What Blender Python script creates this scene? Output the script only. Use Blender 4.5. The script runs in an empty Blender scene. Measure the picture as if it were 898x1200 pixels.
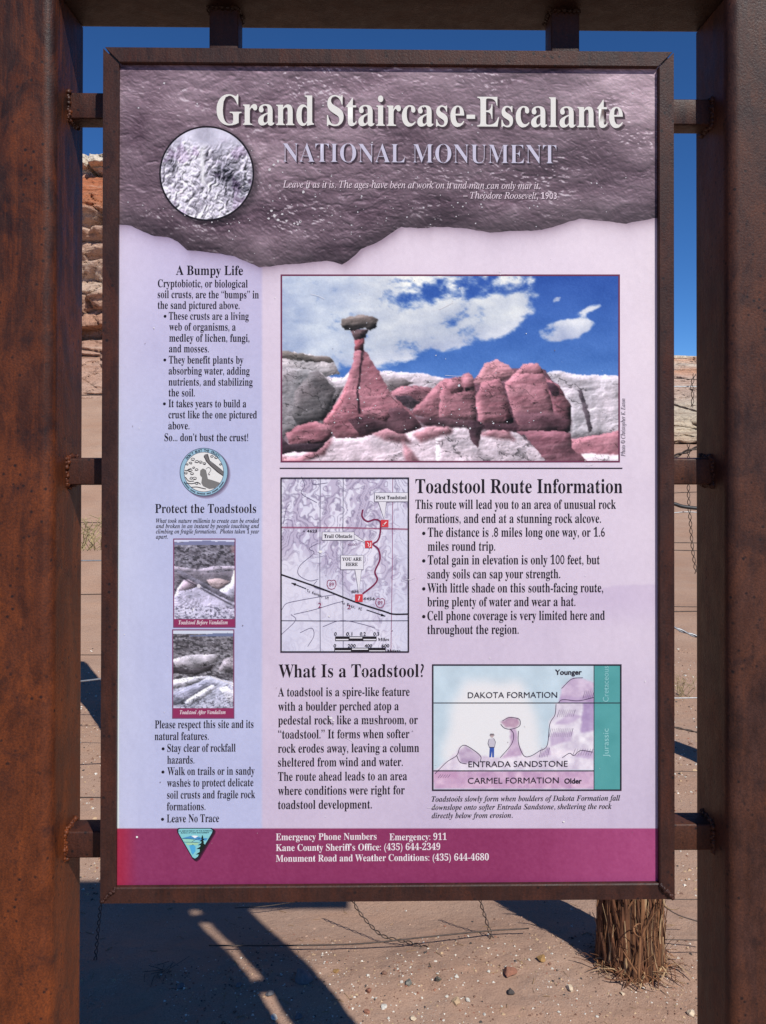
import bpy, bmesh, math, random
import numpy as np
from mathutils import Vector, Matrix
from mathutils.geometry import tessellate_polygon

SC = bpy.context.scene
COL = SC.collection
random.seed(7)
rng = np.random.default_rng(11)

# ------------------------------------------------------------------ camera
YAW, PITCH, ROLL = 0.01573, 0.00676, 0.00129
EYE = np.array([0.0, -0.92, 1.45])
FOC, PPX, PPY = 960.0, 451.47, 490.22            # calibration of the photograph (898 x 1200)


def cam_axes():
    fw = np.array([math.sin(YAW) * math.cos(PITCH), math.cos(YAW) * math.cos(PITCH), math.sin(PITCH)])
    r = np.array([math.cos(YAW), -math.sin(YAW), 0.0])
    u = np.cross(r, fw)
    c, s = math.cos(ROLL), math.sin(ROLL)
    return np.array([c * r + s * u, -s * r + c * u, fw])


AX = cam_axes()
cam = bpy.data.cameras.new('camera')
cam.sensor_fit = 'VERTICAL'
cam.sensor_height = 24.0
cam.lens = FOC / 1200 * 24
cam.shift_x = -(PPX - 449) / 1200
cam.shift_y = -(600 - PPY) / 1200
cam.clip_start = 0.02
cam.clip_end = 3000
cam_o = bpy.data.objects.new('camera', cam)
COL.objects.link(cam_o)
M = Matrix.Identity(4)
for i in range(3):
    M[i][0], M[i][1], M[i][2], M[i][3] = AX[0][i], AX[1][i], -AX[2][i], EYE[i]
cam_o.matrix_world = M
SC.camera = cam_o

# ------------------------------------------------------------------ light
SUN_EL, SUN_AZ = math.radians(47.1), math.radians(30.5)      # light comes from behind the viewer's right shoulder
to_sun = Vector((math.sin(SUN_AZ) * math.cos(SUN_EL), -math.cos(SUN_AZ) * math.cos(SUN_EL), math.sin(SUN_EL)))
sun = bpy.data.lights.new('sun', 'SUN')
sun.energy = 5.0
sun.angle = math.radians(0.53)
sun.color = (1.0, 0.965, 0.91)
sun_o = bpy.data.objects.new('sun', sun)
sun_o.rotation_euler = to_sun.to_track_quat('Z', 'Y').to_euler()
sun_o.location = (6, -10, 12)
COL.objects.link(sun_o)
world = bpy.data.worlds.new('World')
SC.world = world
world.use_nodes = True
wn = world.node_tree.nodes
sky = wn.new('ShaderNodeTexSky')
sky.sky_type = 'NISHITA'
sky.sun_disc = False
sky.sun_elevation = SUN_EL
sky.sun_rotation = math.atan2(to_sun.x, to_sun.y)
sky.altitude = 3000
sky.air_density = 0.75
sky.dust_density = 0.0
sky.ozone_density = 10.0
hs = wn.new('ShaderNodeHueSaturation')
hs.inputs['Saturation'].default_value = 1.09
world.node_tree.links.new(sky.outputs[0], hs.inputs['Color'])
world.node_tree.links.new(hs.outputs[0], wn['Background'].inputs[0])
wn['Background'].inputs[1].default_value = 0.118
vs = SC.view_settings
vs.view_transform = 'Standard'
vs.look = 'None'
vs.exposure = 0.0
vs.gamma = 1.0
vs.use_curve_mapping = False


# ------------------------------------------------------------------ helpers
def lin(c):
    c = np.asarray(c, float) / 255.0
    return np.where(c <= 0.04045, c / 12.92, ((c + 0.055) / 1.055) ** 2.4)


def tag(o, label=None, cat=None, group=None, kind=None):
    for k, v in (('label', label), ('category', cat), ('group', group), ('kind', kind)):
        if v:
            o[k] = v
    return o


def empty(name, loc=(0, 0, 0)):
    o = bpy.data.objects.new(name, None)
    o.empty_display_size = 0.05
    o.location = loc
    COL.objects.link(o)
    return o


def link(name, me, mats, parent=None, loc=(0, 0, 0), smooth=False):
    for m in (mats if isinstance(mats, (list, tuple)) else [mats]):
        me.materials.append(m)
    o = bpy.data.objects.new(name, me)
    o.location = loc
    COL.objects.link(o)
    if parent:
        o.parent = parent
    if smooth:
        me.polygons.foreach_set('use_smooth', np.ones(len(me.polygons), bool))
    return o


def mesh_arrays(name, V, F):
    me = bpy.data.meshes.new(name)
    me.from_pydata([tuple(map(float, v)) for v in V], [], [tuple(map(int, f)) for f in F])
    me.update()
    return me


def grid_mesh(name, P):
    """P: (n, m, 3) array -> quad grid mesh"""
    n, m = P.shape[:2]
    me = bpy.data.meshes.new(name)
    idx = np.arange(n * m).reshape(n, m)
    q = np.stack([idx[:-1, :-1], idx[:-1, 1:], idx[1:, 1:], idx[1:, :-1]], -1).reshape(-1, 4)
    me.vertices.add(n * m)
    me.vertices.foreach_set('co', P.reshape(-1, 3).astype(np.float32).ravel())
    me.loops.add(q.size)
    me.loops.foreach_set('vertex_index', q.ravel().astype(np.int32))
    me.polygons.add(len(q))
    me.polygons.foreach_set('loop_start', (np.arange(len(q)) * 4).astype(np.int32))
    me.update(calc_edges=True)
    return me


def vnoise(x, y, seed=0):
    ix, iy = np.floor(x), np.floor(y)
    fx, fy = x - ix, y - iy
    fx = fx * fx * (3 - 2 * fx)
    fy = fy * fy * (3 - 2 * fy)

    def h(a, b):
        s = np.sin(a * 127.1 + b * 311.7 + seed * 74.7) * 43758.5453
        return s - np.floor(s)
    a, b, c, d = h(ix, iy), h(ix + 1, iy), h(ix, iy + 1), h(ix + 1, iy + 1)
    return (a + (b - a) * fx) + ((c + (d - c) * fx) - (a + (b - a) * fx)) * fy


def fbm(x, y, seed=0, oct=4, rough=0.5):
    s = 0.0
    a, t = 1.0, 0.0
    for k in range(oct):
        s = s + a * vnoise(x * 2 ** k + 13.7 * k, y * 2 ** k + 5.1 * k, seed + k)
        t += a
        a *= rough
    return s / t


def worley(x, y, seed=0):
    """distance to the nearest and second cell point, the cell's random value and the offset down from its point"""
    ix, iy = np.floor(x), np.floor(y)
    f1 = np.full(x.shape, 9.0)
    f2 = np.full(x.shape, 9.0)
    cid = np.zeros(x.shape)
    dy = np.zeros(x.shape)

    def h(a, b, k):
        t = np.sin(a * 127.1 + b * 311.7 + (seed + k) * 74.7) * 43758.5453
        return t - np.floor(t)
    for i in (-1, 0, 1):
        for j in (-1, 0, 1):
            a, b = ix + i, iy + j
            px, py = a + h(a, b, 0), b + h(a, b, 1)
            d = np.hypot(x - px, y - py)
            m = d < f1
            f2 = np.where(m, f1, np.minimum(f2, d))
            cid = np.where(m, h(a, b, 2), cid)
            dy = np.where(m, y - py, dy)
            f1 = np.where(m, d, f1)
    return f1, f2, cid, dy


def sstep(a, b, x):
    t = np.clip((x - a) / (b - a), 0, 1)
    return t * t * (3 - 2 * t)


# ------------------------------------------------------------------ materials
def node_mat(name):
    m = bpy.data.materials.new(name)
    m.use_nodes = True
    nt = m.node_tree
    return m, nt, nt.nodes['Principled BSDF']


class NT:
    """small wrapper to wire nodes"""
    def __init__(s, nt):
        s.nt = nt

    def n(s, t, **kw):
        x = s.nt.nodes.new(t)
        for k, v in kw.items():
            setattr(x, k, v)
        return x

    def l(s, a, b):
        s.nt.links.new(a, b)

    def coord(s, scale=(1, 1, 1)):
        tc = s.n('ShaderNodeTexCoord')
        mp = s.n('ShaderNodeMapping')
        mp.inputs['Scale'].default_value = scale
        s.l(tc.outputs['Object'], mp.inputs[0])
        return mp.outputs[0]

    def noise(s, co, scale, detail=4, rough=0.55, dist=0.0):
        x = s.n('ShaderNodeTexNoise')
        x.inputs['Scale'].default_value = scale
        x.inputs['Detail'].default_value = detail
        x.inputs['Roughness'].default_value = rough
        x.inputs['Distortion'].default_value = dist
        s.l(co, x.inputs['Vector'])
        return x.outputs['Fac']

    def ramp(s, f, stops, interp='LINEAR'):
        x = s.n('ShaderNodeValToRGB')
        x.color_ramp.interpolation = interp
        e = x.color_ramp.elements
        while len(e) < len(stops):
            e.new(0.5)
        for k, (p, c) in enumerate(stops):
            e[k].position = p
            c = (c, c, c) if not hasattr(c, '__len__') else c
            e[k].color = (*c, 1)
        s.l(f, x.inputs[0])
        return x.outputs[0]

    def mix(s, f, a, b, mode='MIX'):
        x = s.n('ShaderNodeMix', data_type='RGBA', blend_type=mode)
        for v, i in ((f, 0), (a, 6), (b, 7)):
            if hasattr(v, 'is_linked'):
                s.l(v, x.inputs[i])
            elif i == 0:
                x.inputs[0].default_value = v
            else:
                x.inputs[i].default_value = (*v, 1)
        return x.outputs[2]

    def math(s, op, a, b=0.0):
        x = s.n('ShaderNodeMath', operation=op)
        for v, i in ((a, 0), (b, 1)):
            if hasattr(v, 'is_linked'):
                s.l(v, x.inputs[i])
            else:
                x.inputs[i].default_value = v
        return x.outputs[0]

    def bump(s, bsdf, h, strength, dist):
        x = s.n('ShaderNodeBump')
        x.inputs['Strength'].default_value = strength
        x.inputs['Distance'].default_value = dist
        s.l(h, x.inputs['Height'])
        s.l(x.outputs[0], bsdf.inputs['Normal'])


def steel_material(name, dark, mid, rust, low_rust=0.0, amount=0.5):
    m, nt, b = node_mat(name)
    w = NT(nt)
    geo = w.n('ShaderNodeNewGeometry')
    mp = w.n('ShaderNodeMapping')
    mp.inputs['Scale'].default_value = (1, 1, 0.45)
    w.l(geo.outputs['Position'], mp.inputs[0])
    pos, st = geo.outputs['Position'], mp.outputs[0]
    big = w.noise(st, 15, 7, 0.7, 0.9)
    med = w.noise(st, 46, 6, 0.72)
    ms = w.n('ShaderNodeMapping')
    ms.inputs['Scale'].default_value = (1, 1, 0.05)
    w.l(pos, ms.inputs[0])
    streak = w.ramp(w.noise(ms.outputs[0], 150, 5, 0.7), [(0.48, 0.0), (0.66, 0.7)])
    run = w.math('MULTIPLY', streak, w.ramp(big, [(0.30, 0.15), (0.55, 1.0)]))
    mott = w.noise(pos, 24, 5, 0.68, 0.4)
    fine = w.noise(pos, 420, 3, 0.7)
    base = w.mix(w.ramp(med, [(0.35, 0.0), (0.68, 1.0)]), dark, mid)
    f = w.ramp(big, [(0.58 - amount * 0.3, 0.0), (0.86 - amount * 0.18, 1.0)])
    if low_rust:
        sep = w.n('ShaderNodeSeparateXYZ')
        w.l(pos, sep.inputs[0])
        lo = w.ramp(w.math('MULTIPLY', sep.outputs[2], 0.5), [(0.28, low_rust), (0.85, 0.0)])
        f = w.math('MINIMUM', w.math('ADD', f, w.math('MULTIPLY', lo, w.ramp(med, [(0.3, 0.35), (0.6, 1.0)]))), 1.0)
    base = w.mix(f, base, rust)
    base = w.mix(run, base, tuple(0.75 * c for c in rust))
    base = w.mix(w.ramp(mott, [(0.55, 0.0), (0.67, 0.5)]), base, (0.016, 0.0085, 0.0095))
    base = w.mix(w.ramp(fine, [(0.3, 0.55), (0.62, 0.0)]), base, (0.012, 0.008, 0.008))
    vor = w.n('ShaderNodeTexVoronoi')
    vor.inputs['Scale'].default_value = 95
    w.l(pos, vor.inputs['Vector'])
    pit = w.math('MULTIPLY', w.ramp(vor.outputs['Distance'], [(0.1, 1.0), (0.22, 0.0)]), w.ramp(big, [(0.42, 0.0), (0.55, 0.9)]))
    base = w.mix(pit, base, (0.010, 0.007, 0.008))
    dust = w.math('MULTIPLY', w.ramp(w.noise(pos, 900, 2, 0.8), [(0.66, 0.0), (0.8, 0.5)]), 1.0)
    base = w.mix(dust, base, (0.22, 0.14, 0.11))
    w.l(base, b.inputs['Base Color'])
    w.l(w.ramp(med, [(0.3, 0.40), (0.7, 0.62)]), b.inputs['Roughness'])
    b.inputs['Specular IOR Level'].default_value = 0.25
    w.bump(b, w.math('ADD', fine, w.math('MULTIPLY', med, 1.5)), 0.35, 0.0012)
    return m


STEEL_L = steel_material('weathered_steel_dark', (0.016, 0.0055, 0.0045), (0.046, 0.0155, 0.0105), (0.200, 0.048, 0.0115), 1.0, 0.35)
STEEL_R = steel_material('weathered_steel_brown', (0.028, 0.0120, 0.0095), (0.078, 0.0330, 0.0245), (0.130, 0.044, 0.021), 0.2, 0.45)
STEEL_B = steel_material('weathered_steel_beam', (0.014, 0.0060, 0.0040), (0.027, 0.0120, 0.0075), (0.045, 0.016, 0.007), 0.0, 0.3)
STEEL_F = steel_material('weathered_steel_frame', (0.024, 0.0095, 0.0078), (0.052, 0.0215, 0.0165), (0.095, 0.028, 0.015), 0.15, 0.36)


def plain(name, c, rough=0.6, metal=0.0, var=0.25, scale=60.0, bump=0.0, bdist=0.002):
    m, nt, b = node_mat(name)
    w = NT(nt)
    co = w.coord()
    f = w.noise(co, scale, 4, 0.6)
    c = np.array(c)
    w.l(w.ramp(f, [(0.25, tuple(c * (1 - var))), (0.75, tuple(np.minimum(c * (1 + var), 0.95)))]), b.inputs['Base Color'])
    b.inputs['Roughness'].default_value = rough
    b.inputs['Metallic'].default_value = metal
    if bump:
        w.bump(b, w.noise(co, scale * 2, 4, 0.65), bump, bdist)
    return m


def ink_material():
    m, nt, b = node_mat('printed_laminate')
    w = NT(nt)
    a = w.n('ShaderNodeVertexColor', layer_name='ink')
    co = w.coord()
    g = w.noise(co, 900, 2, 0.8)
    grain = w.ramp(g, [(0.3, 0.91), (0.7, 1.0)])
    w.l(w.mix(1.0, a.outputs[0], grain, 'MULTIPLY'), b.inputs['Base Color'])
    b.inputs['Roughness'].default_value = 0.42
    b.inputs['Specular IOR Level'].default_value = 0.25
    return m


INK = ink_material()
WIRE = plain('old_wire', (0.075, 0.055, 0.045), 0.55, 0.5, 0.4, 150)
WIRE_PALE = plain('galvanised_wire', (0.34, 0.35, 0.36), 0.45, 0.6, 0.3, 150)
CABLE = plain('black_cable', (0.018, 0.018, 0.02), 0.5, 0.0, 0.2, 80)


# ------------------------------------------------------------------ terrain
def ground_z(x, y):
    x = np.asarray(x, float)
    y = np.asarray(y, float)
    a = x / np.maximum(y + 0.92, 0.6)
    t = sstep(-0.22, 0.2, a)
    zl = 0.255 * np.log1p(np.exp((np.minimum(y, 15) - 4.6) / 0.5)) * 0.5
    zr = 0.036 * np.clip(np.minimum(y, 26) - 2.5, 0, None)
    z = zl * (1 - t) + zr * t
    near = sstep(0.2, 0.9, y)
    z = z + near * 0.045 * (fbm(x * 1.3 + 3.1, y * 1.3, 3, 3) - 0.5)
    front = 1 - sstep(1.12, 1.66, y + 0.12 * (fbm(x * 2, y * 2, 8, 2) - 0.5))
    z = z + 0.024 * (fbm(x * 9, y * 9, 5, 5, 0.66) - 0.5) * (0.25 + 0.75 * front)
    z = z + 0.055 * front - 0.012 * near * (1 - front) * (1 - sstep(2.0, 3.0, y))
    ripple = np.sin(y * 21 + 3.5 * fbm(x * 0.8, y * 1.2, 21, 3))
    z = z + 0.006 * ripple * sstep(2.5, 5, y) * (1 - sstep(12, 25, y))
    z = z + 0.10 * (fbm(x * 0.35, y * 0.9, 31, 4, 0.6) - 0.5) * sstep(3.4, 6, y)
    return z


def axis(lo, hi, dense_lo, dense_hi, step, grow):
    mid = list(np.arange(dense_lo, dense_hi, step))
    out, s, v = [], step, dense_hi
    while v < hi:
        out.append(v)
        s *= grow
        v += s
    out.append(hi)
    pre, s, v = [], step, dense_lo - step
    while v > lo:
        pre.append(v)
        s *= grow
        v -= s
    pre.append(lo)
    return np.array(pre[::-1] + mid + out)


gx = axis(-600, 600, -1.15, 1.15, 0.012, 1.045)
gy = axis(-60, 900, 0.75, 2.2, 0.012, 1.03)
GX, GY = np.meshgrid(gx, gy)
gm = grid_mesh('ground', np.stack([GX, GY, ground_z(GX, GY)], -1))


def sand_material():
    m, nt, b = node_mat('desert_sand')
    w = NT(nt)
    co = w.coord()
    st = w.coord((1, 5, 1))
    big = w.noise(co, 1.7, 5, 0.6)
    band = w.noise(st, 2.3, 5, 0.65, 0.5)
    fine = w.noise(co, 260, 4, 0.7)
    c = w.ramp(big, [(0.3, (0.355, 0.222, 0.158)), (0.7, (0.450, 0.306, 0.226))])
    c = w.mix(w.ramp(band, [(0.45, 0.0), (0.7, 0.55)]), c, (0.450, 0.268, 0.178))
    c = w.mix(w.ramp(fine, [(0.28, 0.5), (0.55, 0.0)]), c, (0.16, 0.085, 0.06))
    vor = w.n('ShaderNodeTexVoronoi')
    vor.inputs['Scale'].default_value = 190
    w.l(co, vor.inputs['Vector'])
    gate = w.ramp(w.noise(co, 7, 3), [(0.5, 0.0), (0.62, 1.0)])
    spk = w.math('MULTIPLY', w.ramp(vor.outputs['Distance'], [(0.16, 1.0), (0.26, 0.0)]), gate)
    c = w.mix(w.math('MULTIPLY', spk, 0.8), c, (0.52, 0.44, 0.38))
    v2 = w.n('ShaderNodeTexVoronoi')
    v2.inputs['Scale'].default_value = 120
    w.l(co, v2.inputs['Vector'])
    sp2 = w.math('MULTIPLY', w.ramp(v2.outputs['Distance'], [(0.12, 1.0), (0.2, 0.0)]), w.ramp(w.noise(co, 11, 3), [(0.5, 0.0), (0.6, 0.8)]))
    c = w.mix(sp2, c, (0.10, 0.055, 0.04))
    w.l(c, b.inputs['Base Color'])
    b.inputs['Roughness'].default_value = 0.95
    b.inputs['Specular IOR Level'].default_value = 0.1
    h = w.math('ADD', w.math('MULTIPLY', fine, 0.6), w.math('ADD', w.math('MULTIPLY', w.noise(co, 45, 5, 0.7), 1.6), spk))
    w.bump(b, h, 0.5, 0.008)
    return m


SAND = sand_material()
tag(link('ground', gm, SAND, smooth=True), kind='structure')


def strata_material(name, stops, zlo, zhi, scale=1.0):
    m, nt, b = node_mat(name)
    w = NT(nt)
    co = w.coord()
    sep = w.n('ShaderNodeSeparateXYZ')
    w.l(co, sep.inputs[0])
    z = w.math('DIVIDE', w.math('SUBTRACT', sep.outputs[2], zlo), zhi - zlo)
    wob = w.math('MULTIPLY', w.math('SUBTRACT', w.noise(co, 0.9 * scale, 5, 0.6), 0.5), 0.10)
    z = w.math('ADD', z, wob)
    c = w.ramp(z, stops)
    fl = w.coord((0.6, 0.6, 5))
    band = w.noise(fl, 2.2 * scale, 6, 0.7, 0.3)
    c = w.mix(w.ramp(band, [(0.32, 0.65), (0.5, 0.0)]), c, (0.24, 0.115, 0.07))
    c = w.mix(w.ramp(band, [(0.55, 0.0), (0.72, 0.55)]), c, (0.60, 0.50, 0.40))
    sp = w.noise(co, 9 * scale, 5, 0.7)
    c = w.mix(w.ramp(sp, [(0.32, 0.6), (0.46, 0.0)]), c, (0.13, 0.07, 0.05))
    w.l(c, b.inputs['Base Color'])
    b.inputs['Roughness'].default_value = 0.95
    b.inputs['Specular IOR Level'].default_value = 0.1
    w.bump(b, w.math('ADD', band, sp), 0.8, 0.12 / scale)
    return m


def cliff(name, x0, x1, nx, prof, nz, fade, seed, mat, amp, cap=1.4):
    """a rock face: a profile of (distance, height) swept along x, broken into ledges and blocks"""
    prof = np.array(prof, float)
    seg = np.r_[0, np.cumsum(np.minimum(np.hypot(*np.diff(prof, axis=0).T), cap))]
    s = np.linspace(0, seg[-1], nz)
    py, pz = np.interp(s, seg, prof[:, 0]), np.interp(s, seg, prof[:, 1])
    X = np.linspace(x0, x1, nx)[None, :] * np.ones((nz, 1))
    Z = pz[:, None] * np.ones_like(X)
    Y = py[:, None] + 0 * X
    led = fbm(X * 0.25, Z * 3.0 + 0.5 * fbm(X * .7, Z * .5, seed + 9, 2), seed, 4, 0.6) - 0.5
    blk = fbm(X * 1.6, Z * 1.3, seed + 4, 5, 0.6) - 0.5
    _, wf2, cid, _ = (lambda q: (q[0], q[1] - q[0], q[2], q[3]))(worley(X * 0.9 + 0.5 * fbm(X, Z, seed + 20, 2), Z * 2.1, seed + 21))
    _, vf2, cid2, _ = (lambda q: (q[0], q[1] - q[0], q[2], q[3]))(worley(X * 2.4 + Z * .4, Z * 4.2, seed + 25))
    led = led + 0.42 * (cid - .5) + 0.20 * (cid2 - .5) + 0.30 * (1 - sstep(0.0, 0.10, wf2)) + 0.10 * (1 - sstep(0, .12, vf2))
    crack = np.abs(fbm(X * 1.1, Z * 0.5, seed + 6, 3) - 0.5)
    Y = Y + amp * (1.5 * led + 1.3 * blk) + amp * 1.2 * (1 - sstep(0.0, 0.035, crack))
    Y = Y + 1.3 * (fbm(X * 0.12, X * 0 + 2.2, seed + 2, 3) - 0.5)
    k = fade(X)
    Z = pz[0] + (Z - pz[0]) * k + 0.12 * amp * (fbm(X * 2, Z * 2, seed + 12, 3) - 0.5) + 0.35 * (fbm(X * 0.3, X * 0, seed + 3, 3) - 0.5) * k
    me = grid_mesh(name, np.stack([X, Y, Z], -1))
    return tag(link(name, me, mat), kind='structure')


ROCK_L = strata_material('banded_red_rock', [
    (0.0, (0.461, 0.307, 0.230)), (0.14, (0.512, 0.326, 0.243)), (0.30, (0.461, 0.256, 0.173)), (0.42, (0.576, 0.422, 0.320)),
    (0.58, (0.512, 0.320, 0.230)), (0.68, (0.550, 0.410, 0.320)), (0.715, (0.435, 0.166, 0.083)), (0.90, (0.461, 0.160, 0.077)), (0.93, (0.704, 0.589, 0.461)), (1.0, (0.720, 0.640, 0.525))], 1.6, 7.2)
cliff('cliff', -15.0, 3.5, 620,
      [(10.9, -.4), (11.6, 1.5), (12.6, 2.2), (13.4, 2.78), (14.0, 2.86), (14.05, 3.02), (13.5, 3.06), (13.55, 3.6), (13.9, 3.66), (13.75, 4.3),
       (14.3, 4.4), (14.15, 4.95), (14.6, 5.05), (14.5, 5.55), (14.9, 5.62), (16.9, 6.8), (16.6, 6.9), (16.7, 7.12), (17.5, 7.3), (22, 7.5), (40, 7.2), (80, 1.0)],
      520, lambda X: 1 - 0.75 * sstep(-3.2, 2.6, X), 40, ROCK_L, 0.34)
ROCK_R = strata_material('pale_badland_rock', [
    (0.0, (0.384, 0.230, 0.154)), (0.10, (0.589, 0.486, 0.358)), (0.28, (0.640, 0.538, 0.410)), (0.34, (0.563, 0.422, 0.333)), (0.60, (0.589, 0.410, 0.320)),
    (0.70, (0.640, 0.346, 0.218)), (0.80, (0.602, 0.512, 0.422)), (0.88, (0.589, 0.346, 0.230)), (0.95, (0.720, 0.717, 0.576)), (1.0, (0.720, 0.691, 0.550))], 0.6, 6.9, 0.6)
cliff('hill', -2.0, 75.0, 700,
      [(24.5, 0.2), (25.2, 0.66), (26.3, 0.72), (26.3, 0.92), (25.1, 0.98), (25.3, 1.25), (26.0, 1.35), (26.4, 1.65), (27.5, 1.85), (34, 2.0),
       (44, 3.4), (52, 4.8), (57, 5.7), (58.5, 6.4), (62, 6.75), (75, 6.8), (140, 1.0)],
      420, lambda X: 0.70 + 0.30 * sstep(0, 8, X), 71, ROCK_R, 0.5)


# ------------------------------------------------------------------ steel structure
def rounded_rect(w, d, r, n=6):
    pts = []
    for cx, cy, a0 in ((w / 2 - r, d / 2 - r, 0), (-w / 2 + r, d / 2 - r, 90), (-w / 2 + r, -d / 2 + r, 180), (w / 2 - r, -d / 2 + r, 270)):
        for k in range(n + 1):
            a = math.radians(a0 + 90 * k / n)
            pts.append((cx + r * math.cos(a), cy + r * math.sin(a)))
    return pts


def tube_mesh(name, w, d, r, p0, p1, ax_w, ax_d, n=6, cap=0.0):
    """closed rounded bar from p0 to p1; a small cap bevel softens the ends"""
    p0, p1, ax_w, ax_d = Vector(p0), Vector(p1), Vector(ax_w), Vector(ax_d)
    prof = rounded_rect(w, d, r, n)
    di = (p1 - p0).normalized()
    rings = [(p0, 1 - 2 * cap / w)] if cap else []
    rings += [(p0 + di * cap, 1.0), (p1 - di * cap, 1.0)]
    rings += [(p1, 1 - 2 * cap / w)] if cap else []
    V, F = [], []
    for c, s in rings:
        for a, b in prof:
            V.append(c + ax_w * a * s + ax_d * b * s)
    m = len(prof)
    for k in range(len(rings) - 1):
        for i in range(m):
            F.append((k * m + i, k * m + (i + 1) % m, (k + 1) * m + (i + 1) % m, (k + 1) * m + i))
    F.append(tuple(range(m - 1, -1, -1)))
    F.append(tuple((len(rings) - 1) * m + i for i in range(m)))
    me = mesh_arrays(name, V, F)
    bm = bmesh.new()
    bm.from_mesh(me)
    bmesh.ops.recalc_face_normals(bm, faces=bm.faces)
    for e in bm.edges:
        e.smooth = e.calc_face_angle(0) < 0.6
    for f in bm.faces:
        f.smooth = True
    bm.to_mesh(me)
    bm.free()
    return me


PL, PR, TW, TR_ = -0.35282, 0.39862, 0.1016, 0.0135      # inner faces of the posts, tube size, corner radius
PY = 0.0408                                              # post centre line behind the board face
ZB = 1.934                                               # underside of the beam
XV, YV, ZV = (1, 0, 0), (0, 1, 0), (0, 0, 1)

support = empty('sign_support', ((PL + PR) / 2, PY, 0))
tag(support, 'rust brown square steel posts and overhead beam carrying the information board', 'sign frame')
SUP = Vector(support.location)


def sup(name, me, mat):
    me.transform(Matrix.Translation(-SUP))
    return link(name, me, mat, support)


left_post = sup('post', tube_mesh('post', TW, TW, TR_, (PL - TW / 2, PY, -0.4), (PL - TW / 2, PY, ZB - 0.001), XV, YV, 8, 0.0008), STEEL_L)
left_post['label'] = 'dark post with orange rust low on its inner side'
right_post = sup('post', tube_mesh('post', TW, TW, TR_, (PR + TW / 2, PY, -0.4), (PR + TW / 2, PY, ZB - 0.001), XV, YV, 8, 0.0008), STEEL_R)
right_post['label'] = 'lighter brown speckled post with its inner side in shade'
beam = sup('beam', tube_mesh('beam', TW, TW, TR_, (PL - TW - 0.35, PY, ZB + TW / 2), (PR + TW + 0.35, PY, ZB + TW / 2), YV, ZV, 8, 0.0008), STEEL_B)


def weld_loop(name, corners, r, seed, mat, parent, off):
    """a lumpy bead running round a joint"""
    rd = random.Random(seed)
    bm = bmesh.new()
    n = len(corners)
    for i in range(n):
        a, b = Vector(corners[i]), Vector(corners[(i + 1) % n])
        L = (b - a).length
        k = max(2, int(L / (r * 0.42)))
        for j in range(k):
            p = a.lerp(b, j / k) + Vector([rd.uniform(-.45, .45) * r for _ in range(3)])
            s = r * rd.uniform(0.55, 1.15)
            g = bmesh.ops.create_icosphere(bm, subdivisions=1, radius=s, matrix=Matrix.Translation(p))
            for v in g['verts']:
                v.co += Vector([rd.uniform(-.18, .18) * s for _ in range(3)])
    me = bpy.data.meshes.new(name)
    bm.to_mesh(me)
    bm.free()
    me.transform(Matrix.Translation(-Vector(off)))
    return link(name, me, mat, parent, smooth=True)


FX, FZ, FW, FH = 0.01949, 1.39381, 0.64306, 0.95599      # board centre and outer size
FL, FR, FT, FB = FX - FW / 2, FX + FW / 2, FZ + FH / 2, FZ - FH / 2
BR = 0.0305
for side, zs in ((-1, (1.8187, 1.3940, 0.9640)), (1, (1.8165, 1.3945, 0.9680))):
    for k, zc in enumerate(zs):
        x0, x1 = (PL - 0.002, FL + 0.001) if side < 0 else (FR - 0.001, PR + 0.002)
        yc = 0.033 + BR / 2
        br = sup('bracket', tube_mesh('bracket', BR, BR, 0.002, (x0, yc, zc), (x1, yc, zc), YV, ZV, 3), STEEL_F if side < 0 else STEEL_R)
        xe = PL if side < 0 else PR
        h = BR / 2 + 0.001
        weld_loop('weld_bead', [(xe, yc - h, zc - h), (xe, yc + h, zc - h), (xe, yc + h, zc + h), (xe, yc - h, zc + h)],
                  0.0034, 50 + k + side * 7, STEEL_L if side < 0 else STEEL_R, br, SUP)
for px in (-0.1735, 0.2255):
    yc = 0.033 + 0.0165
    hg = sup('hanger', tube_mesh('hanger', 0.0335, 0.0335, 0.002, (px, yc, FT - 0.001), (px, yc, ZB + 0.003), XV, YV, 3), STEEL_F)
    weld_loop('weld_bead', [(px - .017, yc - .017, ZB), (px + .017, yc - .017, ZB), (px + .017, yc + .017, ZB), (px - .017, yc + .017, ZB)], 0.003, 90, STEEL_B, hg, SUP)

# ------------------------------------------------------------------ information board
board = empty('information_board', (FX, 0, FB))
tag(board, 'framed national monument information panel with toadstool photograph and trail map', 'sign board')
BO = Vector(board.location)
FLW, RCS, LEG, DEP = 0.0172, 0.0056, 0.004, 0.052        # flange width, recess, leg thickness, depth


def rail(c0, c1, inward, mat, gap0, gap1):
    """mitred steel angle between two outer corners; inward points to the panel"""
    c0, c1, inw = Vector(c0), Vector(c1), Vector(inward)
    d = (c1 - c0).normalized()
    prof = [(0, 0), (FLW - .0012, 0), (FLW, .0012), (FLW, RCS), (LEG, RCS), (LEG, DEP), (0, DEP)]
    V, F = [], []
    for c, sg, g in ((c0, 1, gap0), (c1, -1, gap1)):
        for a, y in prof:
            V.append(c + d * sg * (a + g) + inw * a + Vector((0, y, 0)) - BO)
    n = len(prof)
    for i in range(n):
        F.append((i, (i + 1) % n, n + (i + 1) % n, n + i))
    me = mesh_arrays('frame_rail', V, F)
    bm = bmesh.new()
    bm.from_mesh(me)
    for base in (0, n):
        bm.verts.ensure_lookup_table()
        vs_ = [bm.verts[base + i] for i in range(n)]
        for tri in ((0, 1, 2, 3, 4), (0, 4, 5, 6)):
            bm.faces.new([vs_[i] for i in tri])
    bmesh.ops.recalc_face_normals(bm, faces=bm.faces)
    bm.to_mesh(me)
    bm.free()
    return link('frame_rail', me, mat, board)


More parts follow.
